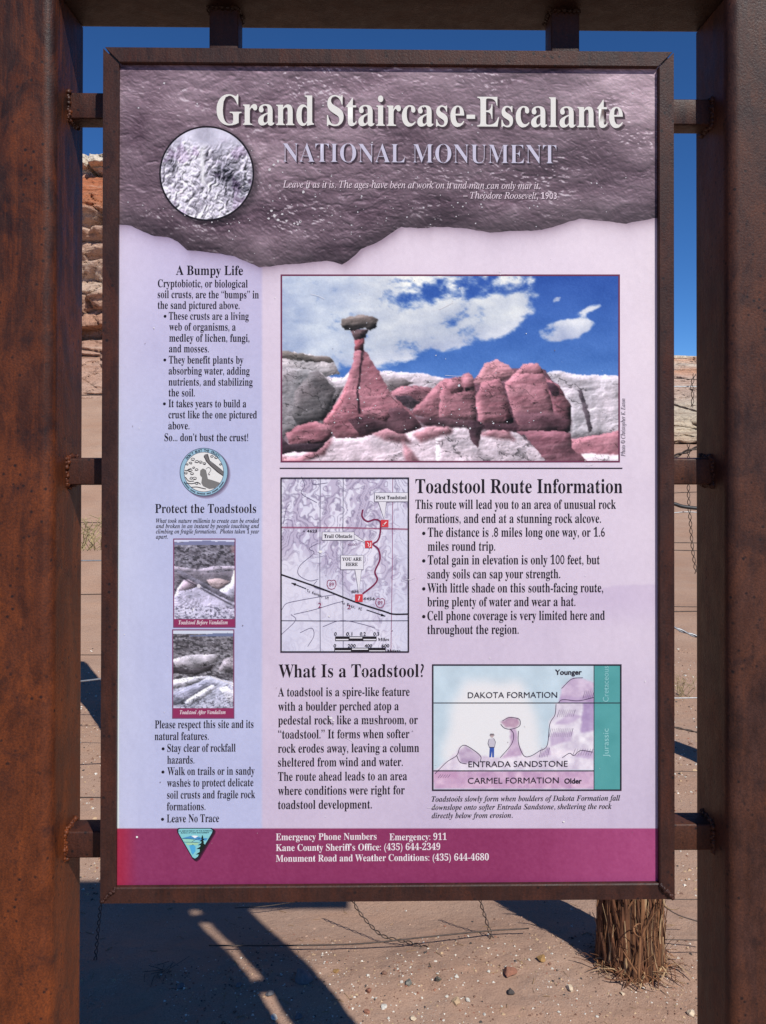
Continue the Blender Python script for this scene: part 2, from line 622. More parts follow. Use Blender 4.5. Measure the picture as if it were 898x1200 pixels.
TLc, TRc, BLc, BRc = (FL, 0, FT), (FR, 0, FT), (FL, 0, FB), (FR, 0, FB)
rail(TLc, TRc, (0, 0, -1), STEEL_F, 0.0022, 0.0016)
rail(BLc, BRc, (0, 0, 1), STEEL_F, 0.0, 0.0)
rail(TLc, BLc, (1, 0, 0), STEEL_F, 0.0012, 0.0003)
rail(TRc, BRc, (-1, 0, 0), STEEL_F, 0.0010, 0.0003)
for cx, sx in ((FL, 1), (FR, -1)):
    weld_loop('weld_bead', [(cx + sx * 0.003, -.0005, FB + .003), (cx + sx * .0165, -.0005, FB + .0165)], 0.0028 if sx < 0 else 0.0018, 31 + sx, STEEL_F, board, BO)

# ---- the printed sheet: design coordinates are pixels of the sheet as photographed, rectified onto the panel plane
YP = RCS + 0.0002
GAIN = np.array([0.92, 0.935, 0.89])


def P(u, v):
    u, v = np.asarray(u, float), np.asarray(v, float)
    r = np.stack([(u - PPX) / FOC, -(v - PPY) / FOC, np.ones_like(u + v)], -1) if np.ndim(u + v) else np.array([(u - PPX) / FOC, -(v - PPY) / FOC, 1.0])
    r = r @ AX
    t = (YP - EYE[1]) / r[..., 1]
    return np.stack([EYE[0] + t * r[..., 0], EYE[2] + t * r[..., 2]], -1)


def mathset(s, base, bold=True):
    out = ''
    for ch in s:
        if 'A' <= ch <= 'Z':
            out += chr(base + ord(ch) - 65)
        elif 'a' <= ch <= 'z':
            k = base + 26 + ord(ch) - 97
            out += '\u210e' if k == 0x1d455 else chr(k)
        elif '0' <= ch <= '9' and (bold or ch == '1'):
            out += chr(0x1d7ce + ord(ch) - 48)
        else:
            out += ch
    return out


STYLE = {'B': 0x1d400, 'R': 0x1d400, 'I': 0x1d434, 'BI': 0x1d468, 'S': None, 'SB': None}
PENDING = []


def text_curve(s, style, off=0.0):
    c = bpy.data.curves.new('lettering', 'FONT')
    c.body = s if STYLE[style] is None else mathset(s, STYLE[style], style == 'B')
    c.size = 1.0
    c.resolution_u = 3
    c.offset = off
    o = bpy.data.objects.new('lettering', c)
    COL.objects.link(o)
    return o


REFS = {k: text_curve('H', k) for k in ('B', 'I', 'BI', 'S')}
REFS['R'], REFS['SB'] = REFS['B'], REFS['S']


class Ink:
    def __init__(s, name, label=None):
        s.name, s.label = name, label
        s.V, s.F, s.C = [], [], []
        s.texts = []
        s.n = 0
        PENDING.append(s)

    def raw(s, xz, layer, faces, col):
        xz = np.asarray(xz, float)
        v = np.column_stack([xz[:, 0], np.full(len(xz), YP - 0.00011 * layer), xz[:, 1]])
        col = np.asarray(col, float)
        if col.ndim == 1:
            col = np.repeat(col[None], len(xz), 0)
        s.V.append(v)
        s.C.append(lin(col) * GAIN)
        for f in faces:
            s.F.append(np.asarray(f) + s.n)
        s.n += len(xz)

    def poly(s, pts, col, layer=1):
        t = tessellate_polygon([[Vector((p[0], -p[1], 0)) for p in pts]])
        a = np.array(pts, float)
        s.raw(P(a[:, 0], a[:, 1]), layer, t, col)

    def rect(s, u0, v0, u1, v1, col, layer=1):
        s.poly([(u0, v0), (u1, v0), (u1, v1), (u0, v1)], col, layer)

    def frame(s, u0, v0, u1, v1, w, col, layer=2):
        s.rect(u0, v0, u1, v0 + w, col, layer)
        s.rect(u0, v1 - w, u1, v1, col, layer)
        s.rect(u0, v0 + w, u0 + w, v1 - w, col, layer)
        s.rect(u1 - w, v0 + w, u1, v1 - w, col, layer)

    def stroke(s, pts, w, col, layer=2, taper=False):
        a = np.array(pts, float)
        d = np.gradient(a, axis=0)
        d /= np.maximum(np.hypot(d[:, 0], d[:, 1]), 1e-6)[:, None]
        nrm = np.stack([-d[:, 1], d[:, 0]], 1)
        ww = np.full(len(a), w / 2.0)
        if taper:
            ww *= np.linspace(1, 0.3, len(a))
        q = np.concatenate([a + nrm * ww[:, None], a - nrm * ww[:, None]])
        k = len(a)
        s.raw(P(q[:, 0], q[:, 1]), layer, [(i, i + 1, k + i + 1, k + i) for i in range(k - 1)], col)

    def disc(s, u, v, r, col, layer=2, n=20, ry=None):
        a = np.linspace(0, 2 * math.pi, n, endpoint=False)
        pts = np.stack([u + r * np.cos(a), v + (ry or r) * np.sin(a)], 1)
        s.raw(P(pts[:, 0], pts[:, 1]), layer, [tuple(range(n))], col)

    def ring(s, u, v, r0, r1, col, layer=2, n=72):
        a = np.linspace(0, 2 * math.pi, n, endpoint=False)
        q = np.concatenate([np.stack([u + r * np.cos(a), v + r * np.sin(a)], 1) for r in (r0, r1)])
        s.raw(P(q[:, 0], q[:, 1]), layer, [(i, (i + 1) % n, n + (i + 1) % n, n + i) for i in range(n)], col)

    def paint(s, u0, v0, u1, v1, step, fn, layer=1, keep=None, vmax=None):
        nu, nv = int(round((u1 - u0) / step)) + 1, int(round((v1 - v0) / step)) + 1
        U, V = np.meshgrid(np.linspace(u0, u1, nu), np.linspace(v0, v1, nv))
        if vmax is not None:
            V = v0 + (V - v0) * (vmax(U) - v0) / (v1 - v0)
        C = np.clip(fn(U, V), 0, 255)
        idx = np.arange(nu * nv).reshape(nv, nu)
        q = np.stack([idx[:-1, :-1], idx[1:, :-1], idx[1:, 1:], idx[:-1, 1:]], -1).reshape(-1, 4)
        if keep is not None:
            uc = U.ravel()[q].mean(1)
            vc = V.ravel()[q].mean(1)
            q = q[keep(uc, vc)]
        xz = P(U.ravel(), V.ravel())
        s.V.append(np.column_stack([xz[:, 0], np.full(len(xz), YP - 0.00011 * layer), xz[:, 1]]))
        s.C.append(lin(C.reshape(-1, 3)) * GAIN)
        s.F.append(('q', q + s.n))
        s.n += len(xz)

    def text(s, t, style, u0, v, u1, cap, col, layer=2, up=False, off=0.0):
        """one line from u0 to u1 on baseline v with the given capital height; up=True writes upwards from v to u1"""
        s.texts.append((text_curve(t, style, off), style, u0, v, u1, cap, col, layer, up))

    def arc_text(s, t, u, v, r, a0, a1, h, col, layer=4):
        """characters set round a circle, feet towards the centre (a in degrees, clockwise from the top)"""
        for k, ch in enumerate(t):
            if ch != ' ':
                a = a0 + (a1 - a0) * k / (len(t) - 1)
                s.texts.append((text_curve(ch, 'SB', 0.02), 'SB', u, v, (r, a), h, col, layer, 'arc'))

    def build(s, parent):
        V, C, F = list(s.V), list(s.C), []
        quads = [f for f in s.F if isinstance(f, tuple)]
        polys = [f for f in s.F if not isinstance(f, tuple)]
        n = s.n
        for o, style, u0, v, u1, cap, col, layer, up in s.texts:
            me = bpy.data.meshes.new_from_object(o.evaluated_get(DG))
            co = np.empty(len(me.vertices) * 3)
            me.vertices.foreach_get('co', co)
            co = co.reshape(-1, 3)
            fs = [np.array(p.vertices[:]) for p in me.polygons]
            bpy.data.meshes.remove(me)
            if not len(co):
                continue
            ch = CAPH[style]
            y = co[:, 1] / ch
            if up == 'arc':
                r, a = u1
                a = math.radians(a)
                c0 = P(u0 + r * math.sin(a), v - r * math.cos(a))
                unit = abs(P(u0 + 1, v)[0] - P(u0, v)[0])
                x = (co[:, 0] - (co[:, 0].min() + co[:, 0].max()) / 2) / ch * 0.85
                xz = c0 + unit * cap * np.stack([x * math.cos(a) + y * math.sin(a), -x * math.sin(a) + y * math.cos(a)], 1)
            else:
                x = (co[:, 0] - co[:, 0].min()) / max(np.ptp(co[:, 0]), 1e-6)
                p0 = P(u0, v)
                if up:
                    L = P(u0, u1)[1] - p0[1]
                    hh = P(u0, v)[0] - P(u0 - cap, v)[0]
                    xz = np.stack([p0[0] - y * hh, p0[1] + x * L], 1)
                else:
                    L = P(u1, v)[0] - p0[0]
                    hh = P(u0, v - cap)[1] - p0[1]
                    xz = np.stack([p0[0] + x * L, p0[1] + y * hh], 1)
            V.append(np.column_stack([xz[:, 0], np.full(len(xz), YP - 0.00011 * layer), xz[:, 1]]))
            C.append(np.repeat((lin(col) * GAIN)[None], len(xz), 0))
            polys += [f + n for f in fs]
            n += len(xz)
        V = np.concatenate(V) - np.array(BO)
        C = np.concatenate(C)
        loops, starts, pos = [], [], 0
        for q in quads:
            q = q[1]
            loops.append(q.ravel())
            starts.append(pos + 4 * np.arange(len(q)))
            pos += q.size
        if polys:
            ln = np.array([len(f) for f in polys])
            loops.append(np.concatenate(polys))
            starts.append(pos + np.r_[0, np.cumsum(ln)[:-1]])
        loops, starts = np.concatenate(loops), np.concatenate(starts)
        me = bpy.data.meshes.new(s.name)
        me.vertices.add(len(V))
        me.vertices.foreach_set('co', V.astype(np.float32).ravel())
        me.loops.add(len(loops))
        me.loops.foreach_set('vertex_index', loops.astype(np.int32))
        me.polygons.add(len(starts))
        me.polygons.foreach_set('loop_start', starts.astype(np.int32))
        at = me.color_attributes.new('ink', 'FLOAT_COLOR', 'POINT')
        at.data.foreach_set('color', np.column_stack([np.clip(C, 0, .93), np.ones(len(C))]).astype(np.float32).ravel())
        me.update(calc_edges=True)
        me.validate()
        o = link(s.name, me, INK, parent)
        if s.label:
            o['label'] = s.label
        return o


def relief(h, k, lx=1.0, ly=1.0):
    return np.clip(k * (lx * np.gradient(h, axis=1) + ly * np.gradient(h, axis=0)), -.55, .42)


def inpoly(U, V, pts):
    r = np.zeros(U.shape, bool)
    n = len(pts)
    for i in range(n):
        (x0, y0), (x1, y1) = pts[i], pts[(i + 1) % n]
        if y0 == y1:
            continue
        c = ((y0 > V) != (y1 > V)) & (U < (x1 - x0) * (V - y0) / (y1 - y0) + x0)
        r ^= c
    return r


def blur(a, r):
    r = int(r)
    if r < 1:
        return a
    for ax in (0, 1):
        p = np.pad(a, [(r + 1, r) if k == ax else (0, 0) for k in (0, 1)], mode='edge')
        c = np.cumsum(p, ax)
        n = a.shape[ax]
        hi = np.take(c, np.arange(2 * r + 1, 2 * r + 1 + n), ax)
        lo = np.take(c, np.arange(0, n), ax)
        a = (hi - lo) / (2 * r + 1)
    return a


def over(img, col, m):
    return img + (np.asarray(col, float) - img) * np.asarray(m)[..., None]


DARK = (30, 25, 34)

# the sheet's ground colours, with the soft shade printed under the torn rock edge
EDGE = np.array([(130, 262.5), (139.2, 262.9), (154, 264.3), (177, 275.7), (196, 277.6), (208, 283), (220, 293.4), (244, 295.2), (269.7, 299), (288, 305.5),
                 (304.6, 313.6), (330, 310.6), (358, 308), (383.6, 305.5), (401, 310), (409, 305.5), (424, 291.5), (442, 284.2), (456, 275), (471, 265.6), (490.7, 267.6),
                 (514, 266), (541, 266.8), (574.5, 272.7), (603.7, 270.7), (635, 269.5), (658, 263), (679.7, 256), (713, 259.8), (734, 261.7), (765.4, 256.3), (780, 255)])


def edge_v(U):
    return np.interp(U, EDGE[:, 0], EDGE[:, 1]) + 1.6 * (fbm(U * 0.12, U * 0 + 1, 4, 3) - 0.5)


S0, S1, T0, T1 = 133.0, 775.0, 74.0, 1042.0


def sheet(U, V):
    n = fbm(U * 0.012, V * 0.012, 2, 4) - 0.5
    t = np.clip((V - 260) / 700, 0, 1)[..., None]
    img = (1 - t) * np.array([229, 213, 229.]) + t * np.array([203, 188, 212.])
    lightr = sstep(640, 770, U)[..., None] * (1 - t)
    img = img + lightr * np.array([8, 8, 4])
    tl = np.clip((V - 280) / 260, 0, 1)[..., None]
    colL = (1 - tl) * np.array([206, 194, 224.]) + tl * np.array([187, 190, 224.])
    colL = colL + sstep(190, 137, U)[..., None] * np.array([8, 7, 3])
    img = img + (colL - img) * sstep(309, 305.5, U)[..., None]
    img = img + n[..., None] * np.array([14, 14, 10])
    d = V - edge_v(U - 4)
    sh = np.exp(-np.clip(d, 0, 99) / 8.0) * (d > -20)
    img = img * (1 - 0.34 * sh[..., None]) + np.array([40, 8, 30]) * 0.3 * sh[..., None]
    mes = sstep(0, 3, V - (700 - 12 * sstep(640, 700, U) - 5 * sstep(690, 730, U) + 4 * fbm(U * .05, U * 0, 6, 2))) * sstep(560, 700, U) * (1 - sstep(700, 745, V))
    img = img - mes[..., None] * np.array([10, 12, 6])
    bar = V > 970.8
    g = fbm(U * 0.5, V * 0.5, 15, 2) - 0.5
    mag = np.array([138, 52, 96.]) + sstep(165, 137, U)[..., None] * np.array([28, -8, -22]) + sstep(560, 768, U)[..., None] * np.array([28, 22, 26]) + g[..., None] * 10
    img = np.where(bar[..., None], mag, img)
    st = fbm(U * .05, V * .012, 25, 4, .6)
    img = img - (sstep(.56, .7, st) * 2.5)[..., None] + ((fbm(U * .3, V * .3, 27, 2) - .5) * 7)[..., None]
    img = over(img, (222, 232, 226), sstep(140.5, 138.6, U) * (~bar) * 0.8)
    return img


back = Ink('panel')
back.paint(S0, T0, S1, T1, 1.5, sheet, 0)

ban = Ink('rock_banner')


def banner(U, V):
    w1 = 26 * (fbm(U * .015, V * .02, 50, 3) - .5)
    w2 = 10 * (fbm(U * .06, V * .08, 49, 3) - .5)
    a = fbm((U + w1 + .5 * V) * 0.026, (V + w1) * 0.050, 51, 4, 0.55)
    b = fbm((U - w1 + w2) * 0.085, (V + w1 + w2 + 0.15 * U) * 0.16, 57, 4, 0.55)
    c = fbm((U + w1 + w2) * 0.24, (V - w1 + w2) * 0.40, 59, 3, .55)
    rid = 1 - np.abs(2 * b - 1)
    big = fbm(U * .010, V * .016, 61, 3)
    step = 1.0
    h = 9 * a + 6 * b + 3.6 * c + 1.5 * rid
    sh = relief(h, .25, -.3, 1.0)
    spot = sstep(0.42, 0.72, fbm(U * .014 + 4, V * .024, 63, 3))
    img = np.array([115, 95, 107.]) * (1 + sh)[..., None] + (big - .5)[..., None] * np.array([84, 78, 80]) + (a - .5)[..., None] * 58
    hi = sstep(.05, .22, sh) * sstep(.44, .58, fbm(U * .22, V * .34, 67, 3, .6)) * (.22 + 1.1 * spot)
    img = over(img, (212, 200, 210), np.clip(hi, 0, 1) * .8)
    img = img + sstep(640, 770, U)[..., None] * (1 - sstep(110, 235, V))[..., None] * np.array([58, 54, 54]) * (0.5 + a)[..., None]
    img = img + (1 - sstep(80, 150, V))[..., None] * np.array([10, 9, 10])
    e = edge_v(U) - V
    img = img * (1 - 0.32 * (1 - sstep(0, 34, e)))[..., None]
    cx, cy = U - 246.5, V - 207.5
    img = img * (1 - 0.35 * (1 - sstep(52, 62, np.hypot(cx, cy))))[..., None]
    return img


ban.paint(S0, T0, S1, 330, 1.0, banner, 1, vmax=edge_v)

ttl = Ink('title_lettering')
for dx, dy, c, ly in ((3.0, 3.2, (84, 64, 74), 2), (2.0, 2.2, (60, 44, 52), 3), (0, 0, (226, 223, 220), 4)):
    ttl.text('Grand Staircase-Escalante', 'B', 254 + dx, 146.2 + dy, 730 + dx, 35, c, ly)
sub = Ink('subtitle_lettering')
for dx, dy, c, ly in ((2.2, 2.4, (78, 60, 72), 2), (1.4, 1.6, (54, 40, 52), 3), (0, 0, (199, 194, 216), 4)):
    sub.text('NATIONAL MONUMENT', 'R', 331.5 + dx, 189.8 + dy, 652 + dx, 22, c, ly, off=-0.012)
quo = Ink('quotation')
for dx, c, ly in ((0.9, (70, 54, 62), 2), (0, (222, 204, 216), 3)):
    quo.text('Leave it as it is. The ages have been at work on it and man can only mar it.', 'I', 331.5 + dx, 219.8 + dx, 633 + dx, 8.2, c, ly, off=0.004)
    quo.text('– Theodore Roosevelt, 1903', 'I', 543 + dx, 232.6 + dx, 652.5 + dx, 7.6, c, ly, off=0.004)

# ---- round photograph of the crust
rp = Ink('round_photograph')
RU, RV, RR = 242.5, 203.3, 54.5


def crust(U, V):
    w = fbm(U * .10, V * .10, 76, 3) - .5
    c = fbm(U * .05, V * .05, 77, 3)
    g = fbm(U * .3, V * .3, 74, 3)
    h = 0
    tone = 0
    for sx, sy, k, sd in ((.13, .040, 7.0, 71), (.17, .085, 4.5, 73), (.36, .24, 2.2, 75)):
        f1, f2, cid, dy = worley((U + 16 * w) * sx, (V + 7 * w) * sy, sd)
        h = h + k * (.9 - f1)
        tone = tone + (cid - .5) * k * 7
    sh = relief(h, .42, .5, 1.1)
    img = np.array([206, 200, 216.]) * (1 + sh)[..., None] + tone[..., None] + (g - .5)[..., None] * 60
    pk = sstep(.48, .58, c) * sstep(.42, .52, fbm(U * .13, V * .08, 79, 2))
    img = over(img, np.array([180, 160, 186]) + (img - 190) * .5, pk * .55)
    dk = np.exp(-(((U - 262) / 16) ** 2 + ((V - 204) / 22) ** 2)) + np.exp(-(((U - 284) / 13) ** 2 + ((V - 219) / 13) ** 2)) + 0.7 * np.exp(-(((U - 202) / 8) ** 2 + ((V - 192) / 13) ** 2)) + .5 * np.exp(-(((U - 214) / 6) ** 2 + ((V - 172) / 9) ** 2))
    img = img - (np.clip(dk, 0, 1) * (0.15 + 1.5 * g))[..., None] * np.array([112, 108, 112])
    top = (1 - sstep(162, 180, V + 22 * (c - .5)))
    img = over(img, np.array([206, 202, 222]) + 0 * img + (c - .5)[..., None] * 90, top * .92)
    img = over(img, (234, 232, 238), np.exp(-((U - 238 - (V - 200) * .02 + 8 * w) / 3.2) ** 2) * sstep(165, 178, V) * (1 - sstep(212, 222, V)) * .85)
    return img


rp.paint(RU - 56, RV - 56, RU + 56, RV + 56, 0.8, crust, 2, keep=lambda u, v: np.hypot(u - RU, v - RV) < RR + .3)
rp.ring(RU, RV, RR - .8, RR + 1.2, (30, 22, 28), 3)

# ---- the toadstool photograph
ph = Ink('photograph')
A2 = lambda pts: [(325 + x / 4.38, 318 + y / 4.38) for x, y in pts]
A3 = lambda pts: [(525 + x / 4.177, 318 + y / 4.177) for x, y in pts]


def rockmass(img, U, V, pts, col, seed, dark=0.45, strata=26, edge=28, soft=0, ns=1.0):
    """one painted rock of a printed photograph, modelled by a little height field lit from the upper left"""
    wu, wv = fbm(U * .2 * ns, V * .2 * ns, seed, 3) - .5, fbm(U * .2 * ns, V * .2 * ns, seed + 1, 3) - .5
    m = inpoly(U + 3 / ns * wu, V + 3 / ns * wv, pts).astype(float)
    m = blur(m, soft or 1) if soft else .5 * m + .5 * blur(m, 1)
    p = np.array(pts)
    v0, v1 = p[:, 1].min(), p[:, 1].max()
    tv = np.clip((V - v0) / max(v1 - v0, 1), 0, 1)
    n = fbm(U * .07 * ns + wu * .5, V * .11 * ns, seed + 3, 4, .45) - .5
    f = fbm(U * .40 * ns, V * .55 * ns, seed + 5, 3, .6) - .5
    b = fbm(U * .045 * ns, V * .05 * ns, seed + 6, 3) - .5
    lay = fbm(U * .02 * ns + 2 * wv * .3, V * .5 * ns + U * .05, seed + 7, 2) - .5
    f1, f2, cid, dy = worley(U * .040 * ns + .8 * n, V * .075 * ns + .8 * n, seed + 8)
    body = blur(blur(m, 4), 4)
    h = 11 * body + (4.6 * n + .35 * f + .5 * lay) / ns + 1.6 * np.minimum(f2 - f1, .25) / ns
    u0, u1 = p[:, 0].min(), p[:, 0].max()
    tu = np.clip((U - u0) / max(u1 - u0, 1), 0, 1)
    sh = 1 + relief(h, .36) + .13 - dark * (.70 * tv ** 1.6 + .42 * tu ** 2) + .35 * b
    g1, g2, _, _ = worley(U * .026 * ns + 1.6 * n, V * .045 * ns + 1.2 * n + wu * .3, seed + 15)
    crk = (1 - sstep(.0, .05, g2 - g1)) * sstep(.36, .46, fbm(U * .03 * ns, V * .03 * ns, seed + 16, 2))
    sh = sh - .50 * crk - .10 * sstep(.55, .75, n + .5)
    c = np.asarray(col, float) * sh[..., None] + (b * 40 + f * strata * .55 + lay * 30 + (cid - .5) * 12)[..., None]
    c = c + (b * 22)[..., None] * np.array([.3, -.2, -.1])
    return over(img, c, m)


def photo(U, V):
    t = np.clip((V - 323) / 130, 0, 1)[..., None]
    img = (1 - t) * np.array([44, 84, 168.]) + t * np.array([82, 128, 200.])
    img = img + (fbm(U * .03, V * .05, 90, 3) - .5)[..., None] * 22
    wx = 16 * (fbm(U * .02, V * .03, 91, 3) - .5)
    w = fbm((U + wx) * .040, (V + wx * .5) * .062, 92, 6, .60)
    low = np.interp(U, [331, 400, 440, 480, 520, 560, 600, 625, 650, 740], [446, 440, 433, 425, 417, 407, 394, 380, 350, 300])
    cov = .80 * sstep(-6, 16, low - V) * (1 - sstep(600, 652, U + (V - 370) * .25))
    cov = cov - .40 * sstep(438, 475, U) * (1 - sstep(340, 364, V + (U - 520) * .06)) * (1 - .75 * np.exp(-((U - 602 - (V - 340) * .5) / 15) ** 2)) + .06 * (1 - sstep(420, 470, U))
    c2 = [(628, 388), (645, 378), (662, 374), (690, 372), (706, 379), (690, 389), (665, 398), (650, 403), (636, 400)]
    cov = cov + .85 * blur(blur(inpoly(U, V, c2).astype(float), 4), 3)
    c3 = [(672, 368), (690, 359), (708, 355), (700, 364), (684, 371)]
    c4 = [(646, 352), (652, 346), (660, 346), (656, 354), (648, 355)]
    cov = cov + .62 * blur(inpoly(U, V, c3).astype(float), 3) + .6 * blur(inpoly(U, V, c4).astype(float), 2)
    den = sstep(.26, .70, cov + (w - .5) * 1.3)
    cs = fbm(U * .018, V * .035, 97, 4)
    cl = np.array([222, 225, 230.]) + (cs - .5)[..., None] * np.array([120, 105, 62]) + (w - .5)[..., None] * np.array([60, 52, 34]) - (sstep(-4, 26, 26 - (low - V)) * .5)[..., None] * np.array([44, 40, 14]) - (1 - sstep(380, 470, U))[..., None] * np.array([20, 14, 2])
    img = over(img, cl, den * .97)
    # distant mesas and pale ridges
    img = rockmass(img, U, V, A2([(10, 520), (340, 560), (560, 600), (900, 600), (1900, 600), (1900, 1000), (10, 1000)]), (120, 104, 114), 100, .2, 30)
    img = rockmass(img, U, V, A2([(340, 545), (380, 500), (520, 510), (650, 520), (760, 525), (850, 545), (898, 560), (898, 700), (240, 700), (240, 540)]), (176, 166, 176), 101, .2, 26)
    img = rockmass(img, U, V, A2([(20, 410), (80, 415), (150, 425), (200, 435), (270, 438), (300, 480), (325, 525), (230, 545), (20, 510)]), (186, 178, 184), 103, .1)
    img = rockmass(img, U, V, A2([(20, 410), (80, 415), (150, 425), (200, 435), (270, 438), (295, 465), (200, 468), (20, 446)]), (104, 96, 94), 105, .2, 30)
    img = rockmass(img, U, V, A2([(20, 490), (160, 505), (230, 520), (300, 590), (345, 590), (240, 790), (160, 800), (40, 840), (20, 880)]), (138, 133, 139), 107, .35, 60)
    img = rockmass(img, U, V, A2([(170, 520), (215, 512), (245, 545), (300, 610), (250, 760), (105, 795), (75, 740), (90, 620)]), (98, 93, 97), 109, .25, 26)
    img = rockmass(img, U, V, A2([(545, 560), (640, 545), (700, 570), (620, 620), (570, 620)]), (104, 96, 100), 111, .3)
    img = rockmass(img, U, V, A3([(470, 500), (530, 488), (640, 505), (840, 508), (840, 800), (590, 815), (590, 640), (540, 560)]), (180, 172, 182), 113, .1, 50)
    img = rockmass(img, U, V, A3([(635, 580), (652, 575), (684, 660), (707, 780), (690, 790), (662, 680)]), (70, 62, 70), 115, .1, 8)
    # foreground sand
    img = rockmass(img, U, V, A2([(20, 985), (20, 930), (120, 930), (200, 910), (290, 850), (440, 840), (560, 800), (700, 810), (900, 780), (900, 985)]), (198, 181, 193), 117, .12, 60)
    img = rockmass(img, U, V, A3([(-60, 770), (90, 750), (160, 800), (230, 760), (330, 780), (420, 860), (520, 945), (-60, 945)]), (200, 184, 196), 119, .1, 60)
    for i, q in enumerate((A2([(470, 830), (560, 800), (650, 820), (690, 880), (560, 870)]), A2([(690, 830), (800, 790), (898, 785), (898, 830), (740, 880)]), A3([(150, 800), (240, 755), (300, 770), (330, 830), (220, 815)]),
                           A2([(20, 950), (100, 960), (240, 880), (290, 850), (250, 940), (120, 985), (20, 985)]), A2([(640, 860), (690, 920), (740, 985), (660, 985)]))):
        img = rockmass(img, U, V, q, (172, 126, 138), 121 + i, .1, 34, 10, 2)
    img = rockmass(img, U, V, A3([(590, 825), (840, 780), (840, 945), (690, 945), (600, 880)]), (152, 104, 116), 127, .2, 34)
    img = rockmass(img, U, V, A3([(650, 890), (840, 900), (840, 945), (690, 945)]), (210, 196, 206), 129, .1, 30, 10, 1)
    # right hand boulders
    PK = (160, 110, 122)
    img = rockmass(img, U, V, A3([(-45, 600), (60, 545), (140, 520), (200, 470), (470, 480), (560, 600), (596, 760), (560, 800), (100, 770), (-45, 730)]), (96, 66, 78), 130, .1, 20, 6)
    img = rockmass(img, U, V, A2([(575, 625), (640, 590), (700, 585), (800, 600), (790, 680), (720, 700), (640, 690)]), (150, 104, 116), 131, .5)
    img = rockmass(img, U, V, A2([(600, 640), (680, 635), (735, 675), (690, 705), (640, 690)]), (62, 50, 58), 133, .1, 10)
    img = rockmass(img, U, V, A2([(680, 725), (740, 670), (800, 600), (840, 560), (905, 552), (905, 765), (760, 755)]), PK, 135, .42)
    img = rockmass(img, U, V, A3([(-40, 600), (-20, 530), (60, 515), (100, 495), (130, 530), (135, 580), (142, 735), (-40, 730)]), (155, 106, 118), 137, .5)
    img = rockmass(img, U, V, A3([(-5, 560), (10, 525), (60, 515), (70, 560), (80, 585), (20, 600)]), PK, 138, .4)
    img = rockmass(img, U, V, A3([(65, 540), (80, 505), (105, 497), (132, 535), (128, 580), (90, 585)]), PK, 139, .4)
    img = rockmass(img, U, V, A3([(125, 545), (180, 450), (240, 430), (300, 460), (335, 500), (260, 540), (200, 560)]), (170, 122, 132), 141, .25)
    img = rockmass(img, U, V, A3([(325, 505), (370, 450), (440, 448), (472, 505), (400, 520)]), (166, 116, 127), 143, .2)
    img = rockmass(img, U, V, A3([(135, 610), (170, 540), (255, 525), (285, 600), (325, 745), (150, 745)]), (158, 108, 120), 145, .5)
    img = rockmass(img, U, V, A3([(275, 545), (330, 500), (460, 500), (500, 560), (522, 690), (520, 785), (360, 785), (318, 700)]), (160, 110, 122), 147, .7)
    img = rockmass(img, U, V, A3([(480, 520), (545, 560), (604, 660), (602, 785), (530, 795), (508, 640)]), (142, 94, 106), 149, .6)
    img = rockmass(img, U, V, A3([(480, 540), (540, 560), (545, 610), (510, 615)]), (74, 52, 62), 151, .1, 8)
    img = rockmass(img, U, V, A3([(330, 690), (520, 690), (600, 720), (600, 790), (360, 785)]), (92, 62, 72), 153, .3, 16, 10, 3)
    img = rockmass(img, U, V, A3([(330, 785), (520, 780), (600, 790), (612, 870), (700, 945), (500, 945), (430, 870), (380, 805)]), (124, 84, 96), 155, .3, 30)
    img = rockmass(img, U, V, A3([(-60, 722), (145, 728), (150, 765), (-60, 762)]), (76, 54, 62), 157, .1, 12, 8, 1)
    img = rockmass(img, U, V, A3([(100, 735), (172, 740), (150, 865), (108, 820)]), (66, 48, 56), 159, .1, 8)
    img = rockmass(img, U, V, A2([(700, 748), (905, 755), (905, 792), (760, 792)]), (80, 58, 66), 161, .1, 12, 8, 1)
    # the toadstool
    CONE = (155, 104, 116)
    img = rockmass(img, U, V, A2([(398, 402), (446, 404), (472, 435), (512, 500), (552, 570), (600, 650), (680, 708), (745, 800), (640, 835), (560, 805), (430, 855), (300, 855), (236, 775), (300, 680), (352, 580), (386, 480)]), CONE, 163, .35, 26)
    img = rockmass(img, U, V, A2([(360, 760), (480, 735), (560, 760), (575, 700), (650, 700), (745, 795), (640, 835), (560, 805), (430, 845), (395, 800)]), (82, 58, 66), 165, .1, 20)
    img = rockmass(img, U, V, A2([(430, 700), (545, 690), (585, 745), (560, 770), (440, 745)]), (155, 106, 118), 167, .3, 20)
    img = rockmass(img, U, V, A2([(446, 405), (432, 402), (424, 480), (408, 610), (416, 725), (428, 725), (420, 610), (436, 480)]), (58, 40, 48), 169, .1, 6)
    img = rockmass(img, U, V, A2([(350, 590), (300, 690), (240, 772), (262, 778), (330, 680), (366, 590)]), (190, 122, 136), 170, .1, 16, 6)
    img = rockmass(img, U, V, A2([(395, 345), (450, 345), (442, 408), (398, 406)]), (150, 88, 98), 171, .5)
    img = rockmass(img, U, V, A2([(376, 296), (470, 298), (456, 340), (398, 352), (388, 330)]), (96, 76, 80), 173, .35, 34)
    img = rockmass(img, U, V, A2([(322, 272), (330, 246), (380, 232), (440, 225), (500, 232), (518, 252), (510, 282), (480, 302), (440, 292), (390, 302), (345, 298)]), (116, 104, 102), 175, .75, 44)
    img = rockmass(img, U, V, A2([(45, 832), (110, 790), (200, 770), (272, 790), (284, 840), (240, 885), (60, 888)]), CONE, 177, .4)
    img = rockmass(img, U, V, A2([(22, 850), (60, 888), (250, 882), (200, 930), (70, 925), (22, 945)]), (60, 46, 54), 179, .1, 10)
    g = fbm(U * .9, V * .9, 181, 2) - .5
